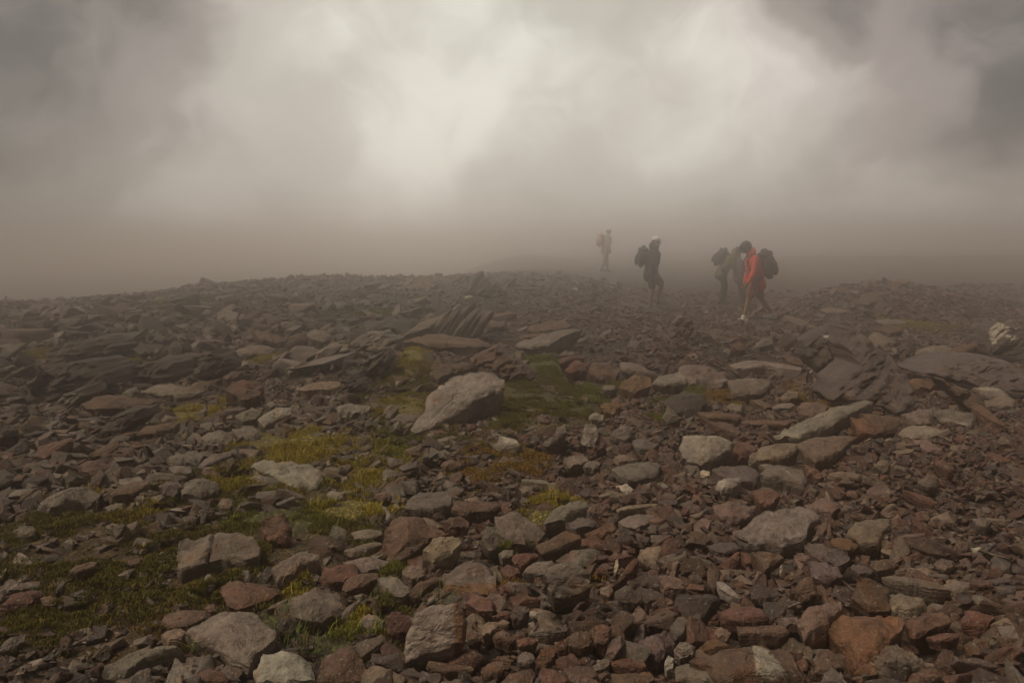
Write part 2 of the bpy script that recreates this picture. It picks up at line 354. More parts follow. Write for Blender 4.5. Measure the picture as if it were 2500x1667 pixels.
def resample(pts, n, jag, rs):
    P = np.asarray(pts, float); Q = np.roll(P, -1, 0); L = np.linalg.norm(Q - P, axis=1); cum = np.concatenate([[0], np.cumsum(L)])
    s = (np.arange(n) / n) * cum[-1]; k = np.clip(np.searchsorted(cum, s, side='right') - 1, 0, len(P) - 1)
    f = (s - cum[k]) / np.maximum(L[k], 1e-6); out = P[k] + (Q[k] - P[k]) * f[:, None]
    sm = out
    c = out.mean(0); rad = np.linalg.norm(P.max(0) - P.min(0)) / 2
    th = np.arange(n) / n * 2 * np.pi; ph = rs.uniform(0, 6.28, 8)
    w_ = fbm(np.stack([np.cos(th) * 5 + ph[0], np.sin(th) * 5 + ph[1], th * 0], -1), 4, 3, .65) * 2.2
    d = sm - c; d /= np.maximum(np.linalg.norm(d, axis=1, keepdims=True), 1e-6)
    return sm + d * (w_ * rad * jag)[:, None]
TONES = {k: (v[0], v[1] * .93, v[2] * .87) for k, v in TONES.items()}
ROCKS = []
def traced_rock(crop, name, tk, split, label, pts, patches, seed):
    rs = np.random.default_rng(seed)
    ox, oy = CROP[crop]; P = np.array(pts, float) * KS + (ox, oy)
    c = P.mean(0); P = P[np.argsort(np.arctan2(P[:, 1] - c[1], P[:, 0] - c[0]))]
    wpx, hpx = np.ptp(P[:, 0]), np.ptp(P[:, 1]); yt, yb = P[:, 1].min(), P[:, 1].max(); cx = (P[:, 0].min() + P[:, 0].max()) / 2
    g = hit(cx, min(yb - .06 * hpx, 1900))
    if g is None: print('NO HIT', crop, label, pts); return None
    dist = math.hypot(g[0], g[1]); s = dist / FPX * 1.02
    N_ = 220 if name == 'outcrop' else (120 if wpx > 110 else (80 if wpx > 55 else 48))
    P = c + (P - c) * 1.04; ring = resample(P, N_, .018, rs)
    yy = yt + (ring[:, 1] - yt) * (1 - split)
    dirs = pxdir(ring[:, 0], yy)
    hz = np.array([g[0], g[1]]) / dist                       # horizontal direction away from the camera
    ybt = yb - split * hpx
    dv = pxdir(cx, ybt); P0 = EYE + dv * (dist / math.hypot(dv[0], dv[1]))
    P0[2] = max(P0[2], g[2] + .01)
    graze = math.asin(-dv[2]) if dv[2] < 0 else .01
    ratio = rs.uniform(.75, 1.05)
    if name == 'outcrop': ratio = 1.0
    q = min(1, hpx * (1 - split) / (wpx * ratio))
    tau = min(max(math.asin(q) - graze, R(3)), R(62))
    roll = R(rs.uniform(-7, 7))
    n = np.array([-hz[0] * math.sin(tau), -hz[1] * math.sin(tau), math.cos(tau)])
    side = np.array([hz[1], -hz[0], 0]); n = n + side * math.tan(roll) * .6; n /= np.linalg.norm(n)
    den = dirs @ n; den = np.where(den > -.03, -.03, den)
    t = ((P0 - EYE) @ n) / den; T = EYE + dirs * t[:, None]
    T = P0 + (T - P0) * np.minimum(1, (3.2 * wpx * s) / np.maximum(np.linalg.norm(T - P0, axis=1), 1e-6))[:, None]
    C = T.mean(0); size = wpx * s; msz = min(wpx, hpx / max(math.sin(graze + tau), .15)) * s
    cc_ = np.cov((ring - ring.mean(0)).T); ev_ = np.sqrt(np.maximum(np.linalg.eigvalsh(cc_), 1)); msz = min(msz, 3.4 * ev_[0] * s / max(math.sin(graze + tau), .4))
    # top surface: rounded rim plus chipped facets
    RF = np.array([.1, .2, .3, .4, .5, .6, .69, .78, .85, .91, .95, .975, .99, 1.0])
    if name == 'outcrop': RF = np.concatenate([np.linspace(.03, .9, 34), [.93, .96, .98, .99, 1.0]])
    bev = .045 * msz * rs.uniform(.6, 1.6)
    V = [C[None]]
    dome, r_in = (.13, .9) if name == 'flat_rock' else (.22, .74)
    if name != 'flat_rock': bev *= 2.4
    th_ = np.arange(N_) / N_ * 6.2832; cham = np.clip(.6 + 3.0 * fbm(np.stack([np.cos(th_) * 2 + seed, np.sin(th_) * 2, th_ * 0], -1), 3, 5), .15, 2.6)
    fac = [(rs.normal(size=2), rs.uniform(.0, .45), rs.uniform(.2, .75)) for _ in range(6)]
    if name == 'flat_rock': fac = [(a0, b0 + .2, c0 * .45) for a0, b0, c0 in fac]
    e1 = side; e2 = np.cross(n, e1)
    for r in RF:
        Q = C + (T - C) * r
        loc = (Q - C); a = loc @ e1 / (size / 2); b_ = loc @ e2 / (size / 2)
        h = np.ones(N_) * .5
        for (k2, off, slo) in fac:
            k2 = k2 / np.linalg.norm(k2); h = np.minimum(h, .5 - slo * 1.6 * (a * k2[0] + b_ * k2[1] - off + .25))
        lift = np.maximum(h, -.6) * msz * dome * (1 - r ** 3) - bev * cham * max(0, (r - r_in) / (1 - r_in)) ** 1.3
        V.append(Q + n * lift[:, None])
    nTop = 1 + len(RF) * N_
    down_z = ground_z(T[:, 0], T[:, 1]) - .05 - .12 * msz
    ins = .78 + .22 * fbm(np.stack([np.cos(th_) * 1.6 + seed * 3, np.sin(th_) * 1.6, th_ * 0], -1), 3, 9)[:, None]
    if name == 'outcrop': B = C + (T - C) * .97; B[:, 2] = np.minimum(down_z, T[:, 2] - .1 * msz)
    else:
        thick = (.38 if name == 'flat_rock' else .62) * msz * rs.uniform(.8, 1.2) + .25 * split * hpx * s
        B = C + (T - C) * ins - n * thick * .55; B[:, 2] -= thick * .45
        k_ = .45 if tau < R(30) else .7
        B[:, 2] = np.where(B[:, 2] > down_z, B[:, 2] * (1 - k_) + down_z * k_, B[:, 2])
    E0 = V[-1]
    for v_ in (.03, .12, .25, .4, .6, .8, 1.0):
        Q = E0 + (B - E0) * v_
        V.append(Q + (T - C) * (.035 * math.sin(math.pi * min(1, v_ * 1.6)) if v_ < .63 else 0))
    V.append(B.mean(0)[None]); V = np.concatenate(V)
    uvw = np.stack([(V - C) @ e1, (V - C) @ e2, (V - C) @ n], -1)
    # displacement: lumps, fine roughness, bedding ledges on the sides
    dirn = V - C; ln = np.linalg.norm(dirn, axis=1, keepdims=True); dirn = dirn / np.maximum(ln, 1e-6)
    off = rs.uniform(0, 90, 3); q = uvw / max(size, .05)
    dn = fbm(q * 3.2 + off, 4, 1); top = np.zeros(len(V)); top[:nTop] = 1
    axis = np.where(top[:, None] > 0, n, dirn)
    V = V + axis * ((dn * .04 + fbm(q * 9 + off, 3, 6) * .022) * msz)[:, None]
    if size > .45:      # big rocks: split along slanting beds, with broken steps
        bed = q @ np.array([.35, .2, 1.0]) * 5 + fbm(q * 1.3 + off, 2, 14) * .7 + (q @ np.array([.6, -1.0, .2])) * 8
        kb = np.floor(bed); hb = vnoise(np.stack([kb * 3.7, kb * 1.3 + off[0], kb * 0], -1) + .5, 15); hb2 = vnoise(np.stack([kb * 1.7 + 9, np.floor(q[:, 0] * 3 + kb) * 2.3, kb * 0], -1) + .5, 17)
        V = V + axis * ((hb + hb2 * .7) * (.017 if name != 'outcrop' else .085) * msz)[:, None]
        V = V + axis * (-np.abs(fbm(q * np.array([5, 9, 5]) + off, 4, 16)) * .08 * msz)[:, None]
    lay = vnoise(np.stack([q[:, 0] * 2 + off[0], q[:, 1] * 2, uvw[:, 2] / max(.12 * msz, .01) + off[2]], -1), 7)
    V = V + dirn * (lay * .03 * msz * (1 - top * .8))[:, None]
    # ridged cracks across the top
    cr_ = np.abs(fbm(np.stack([q[:, 0] * 1.6 + q[:, 1], q[:, 1] * 4.5, q[:, 2]], -1) + off[::-1], 3, 4)); V = V - axis * ((1 - smooth(0, .07, cr_)) * .03 * msz)[:, None] * top[:, None]
    base = np.array(TONES[tk]) * ALB * 1.12 * rs.uniform(.85, 1.15) * (1 + rs.uniform(-.05, .05, 3))
    lum = base.mean()
    # tone mottled softly at random over the whole stone
    colr = np.tile(base, (len(V), 1)) * (1 + .18 * fbm(q * 2 + off + 5, 3, 8)[:, None])
    if patches:
        uvp, _ = to_px(V); jx = fbm(q * 14 + off, 3, 12) * 5
        for pk, pp in patches:
            pp = [(ox + a * KS, oy + b_ * KS) for a, b_ in pp]
            m_ = inpoly(uvp[:, 0] + jx, uvp[:, 1] + jx[::-1] * .6, pp); m_[-1] = False
            if pk == 'D': colr[m_] = np.array(TONES['D']) * .5; V[m_] -= n * .05 * msz
            else: colr[m_] = np.array(TONES[pk]) * (.8 if pk == 'W' else ALB * 1.2)
    F4 = []; nR = len(RF) + 7
    ids = 1 + np.arange(nR)[:, None] * N_ + np.arange(N_)[None]
    a_ = ids[:-1]; b2 = ids[1:]
    F4 = np.stack([a_, b2, np.roll(b2, -1, 1), np.roll(a_, -1, 1)], -1).reshape(-1, 4)
    F3 = np.stack([np.zeros(N_, int), ids[0], np.roll(ids[0], -1)], -1)
    last = len(V) - 1; F3b = np.stack([np.full(N_, last), np.roll(ids[-1], -1), ids[-1]], -1)
    # orientation check
    nn = np.cross(V[F3[0][1]] - V[0], V[F3[0][2]] - V[0])
    if nn @ n < 0: F4 = F4[:, ::-1]; F3 = F3[:, ::-1]; F3b = F3b[:, ::-1]
    org = np.array([C[0], C[1], float(ground_z(C[0], C[1]))])
    o = make_mesh(name, V, [F4, F3, F3b], col=np.clip(colr, .01, .9), uvw=uvw + off, mat=ROCK, origin=org)
    ix0, ix1 = max(0, int(P[:, 0].min() / 4)), min(626, int(P[:, 0].max() / 4) + 2); iy0, iy1 = max(0, int(yt / 4)), min(418, int(yb / 4) + 2)
    gx, gy = np.meshgrid(np.arange(ix0, ix1) * 4 + 2, np.arange(iy0, iy1) * 4 + 2)
    if gx.size: OCC[iy0:iy1, ix0:ix1] |= inpoly(gx, gy, c + (P - c) * 1.12 + (0, -.03 * hpx))
    return dict(o=o, u=cx, v=(yt + yb) / 2, vb=yb, w=wpx, h=hpx, size=size, tk=tk, name=name, C=C)

def fin_outcrop(crop, plates, tone, seed, depth=.3, name='outcrop', lean=0., patches=(), rough=.05):
    """Upended layers of slate: thin plates leaning side by side, grown together in one rock."""
    rs = np.random.default_rng(seed); ox, oy = CROP[crop]; V_all = []; F_all = []; U_all = []; n0 = 0
    allp = np.concatenate([np.array(p, float) for p in plates]) * KS + (ox, oy); yb = allp[:, 1].max(); cx = (allp[:, 0].min() + allp[:, 0].max()) / 2
    g = hit(cx, yb); dist = math.hypot(g[0], g[1])
    for pi, p in enumerate(plates):
        P = np.array(p, float) * KS + (ox, oy); N_ = 40 if not lean else 120; ring = resample(P, N_, .03 if not lean else .014, rs)
        dd = dist + rs.uniform(-.12, .12) - .05 * (pi % 2)
        dr = pxdir(ring[:, 0], ring[:, 1]); T = EYE + dr * (dd / np.hypot(dr[:, 0], dr[:, 1]))[:, None]
        if lean:
            zb = T[:, 2].min(); T = EYE + dr * ((dd + lean * (T[:, 2] - zb)) / np.hypot(dr[:, 0], dr[:, 1]))[:, None]
        C = T.mean(0); bk = np.array([rs.uniform(-.08, .10), depth * rs.uniform(.7, 1.3), -.02]); fr = np.array([0, -.05, 0])
        levels = []
        mid_ = [(a, fr * (1 + 1.2 * (1 - a))) for a in np.linspace(.04, .9, 26)] if lean else [(.45, fr), (.8, fr)]
        for sc_, of in ((.0, fr * (2.2 if lean else 1)), *mid_, (.97, fr * .7), (1.0, bk * .12), (1.0, bk * .5), (.97, bk * .85), (.7, bk), (0, bk)):
            levels.append(C + (T - C) * sc_ + of)
        V = np.concatenate(levels); q = V * 3
        V = V + np.array([.3, 1, .3]) * (fbm(np.stack([q[:, 0] * 4 + q[:, 2] * -4, q[:, 1] * 3, (q[:, 0] + q[:, 2]) * .8], -1), 4, seed + pi) * rough)[:, None]
        if lean:
            bd = (q[:, 0] + q[:, 2] * 1.1) * 1.5 + fbm(q * .8, 2, seed) * .6; kb = np.floor(bd); V = V + np.array([.2, -1, .4]) * (vnoise(np.stack([kb * 3.7, np.floor(q[:, 0] * .7 + kb * .5) * 1.9, kb * 0], -1) + .5, 15) * .06 - np.abs(fbm(q * np.array([1.5, 1, 3.5]), 4, 16)) * .12)[:, None]
        V[:, 2] = np.maximum(V[:, 2], ground_z(V[:, 0], V[:, 1]) - .3)
        ids = np.arange(len(V)).reshape(len(levels), N_) + n0
        F_all.append(np.stack([ids[:-1], np.roll(ids[:-1], -1, 1), np.roll(ids[1:], -1, 1), ids[1:]], -1).reshape(-1, 4))
        e_ = np.stack([(V[:, 0] + V[:, 2]), V[:, 1], (V[:, 2] - V[:, 0])], -1) * .7; V_all.append(V); U_all.append(e_ + rs.uniform(0, 9, 3)); n0 += len(V)
    V = np.concatenate(V_all); col = np.tile(np.array(TONES[tone]) * ALB, (len(V), 1)) * (1 + .25 * fbm(V * 4, 3, seed)[:, None])
    if patches:
        uvp, _ = to_px(V); jx = fbm(V * 9, 3, 12) * 12
        for pk, pp in patches:
            pp = [(ox + a * KS, oy + b_ * KS) for a, b_ in pp]; m_ = inpoly(uvp[:, 0] + jx, uvp[:, 1] + jx[::-1] * .6, pp); col[m_] = np.array(TONES[pk])
    C = V.mean(0); org = np.array([C[0], C[1], float(ground_z(C[0], C[1]))])
    o = make_mesh(name, V, [np.concatenate(F_all)], col=col, uvw=np.concatenate(U_all), mat=ROCK, origin=org)
    ix0, ix1 = int(allp[:, 0].min() / 4), int(allp[:, 0].max() / 4) + 1; iy0, iy1 = int(allp[:, 1].min() / 4), int(yb / 4) + 1
    ix0, ix1, iy0, iy1 = max(ix0, 0), min(ix1, 626), max(iy0, 0), min(iy1, 418); gx, gy = np.meshgrid(np.arange(ix0, ix1) * 4 + 2, np.arange(iy0, iy1) * 4 + 2)
    for p in plates: OCC[iy0:iy1, ix0:ix1] |= inpoly(gx, gy, np.array(p, float) * KS + (ox, oy))
    return dict(o=o, u=cx, v=allp[:, 1].mean(), vb=yb, w=np.ptp(allp[:, 0]), h=np.ptp(allp[:, 1]), size=np.ptp(allp[:, 0]) * dist / FPX, tk=tone, name='outcrop', C=C)
FINS = {
 'tall jagged fin': [[(540,615),(680,510),(745,430),(775,422),(765,490),(700,600)],[(670,605),(720,515),(765,450),(805,405),(840,392),(830,440),(780,520),(730,605)],[(720,618),(770,530),(850,420),(915,385),(905,430),(850,500),(800,615)]],
 'broken fin': [[(760,625),(830,520),(895,450),(940,425),(960,440),(905,520),(850,622)],[(840,625),(930,500),(975,445),(990,470),(940,560),(905,622)],[(890,625),(925,560),(1000,448),(1042,442),(1035,480),(1000,520),(950,612)]],
 'foggy pointed outcrop': [[(850,335),(890,260),(945,168),(975,170),(990,250),(990,340)],[(930,340),(965,230),(1005,205),(1040,260),(1060,340)],[(1010,340),(1035,270),(1062,240),(1095,300),(1110,340)]],
}
STAND = {'dark humped boulder': (.8, .7), 'dark hulk': (.8, .9), 'layered dark boulder': (.8, .6), 'grooved upright boulder': (.5, .5), 'hook-topped slab': (.9, .5), 'overhanging slab': (.9, .5), 'flat-topped fog boulder': (1., .6), 'brown wedge': (.6, .4), 'lichen-spotted block': (.35, .5), 'dark sloping outcrop': (.9, .7), 'curved dark ledge': (1.6, .8), 'white lichen boulder': (.5, .6), 'brown upright boulder': (.3, .4), 'cracked pyramid rock': (.6, .5), 'dark fang rock': (.3, .3), 'dark leaning splinter': (.4, .3)}
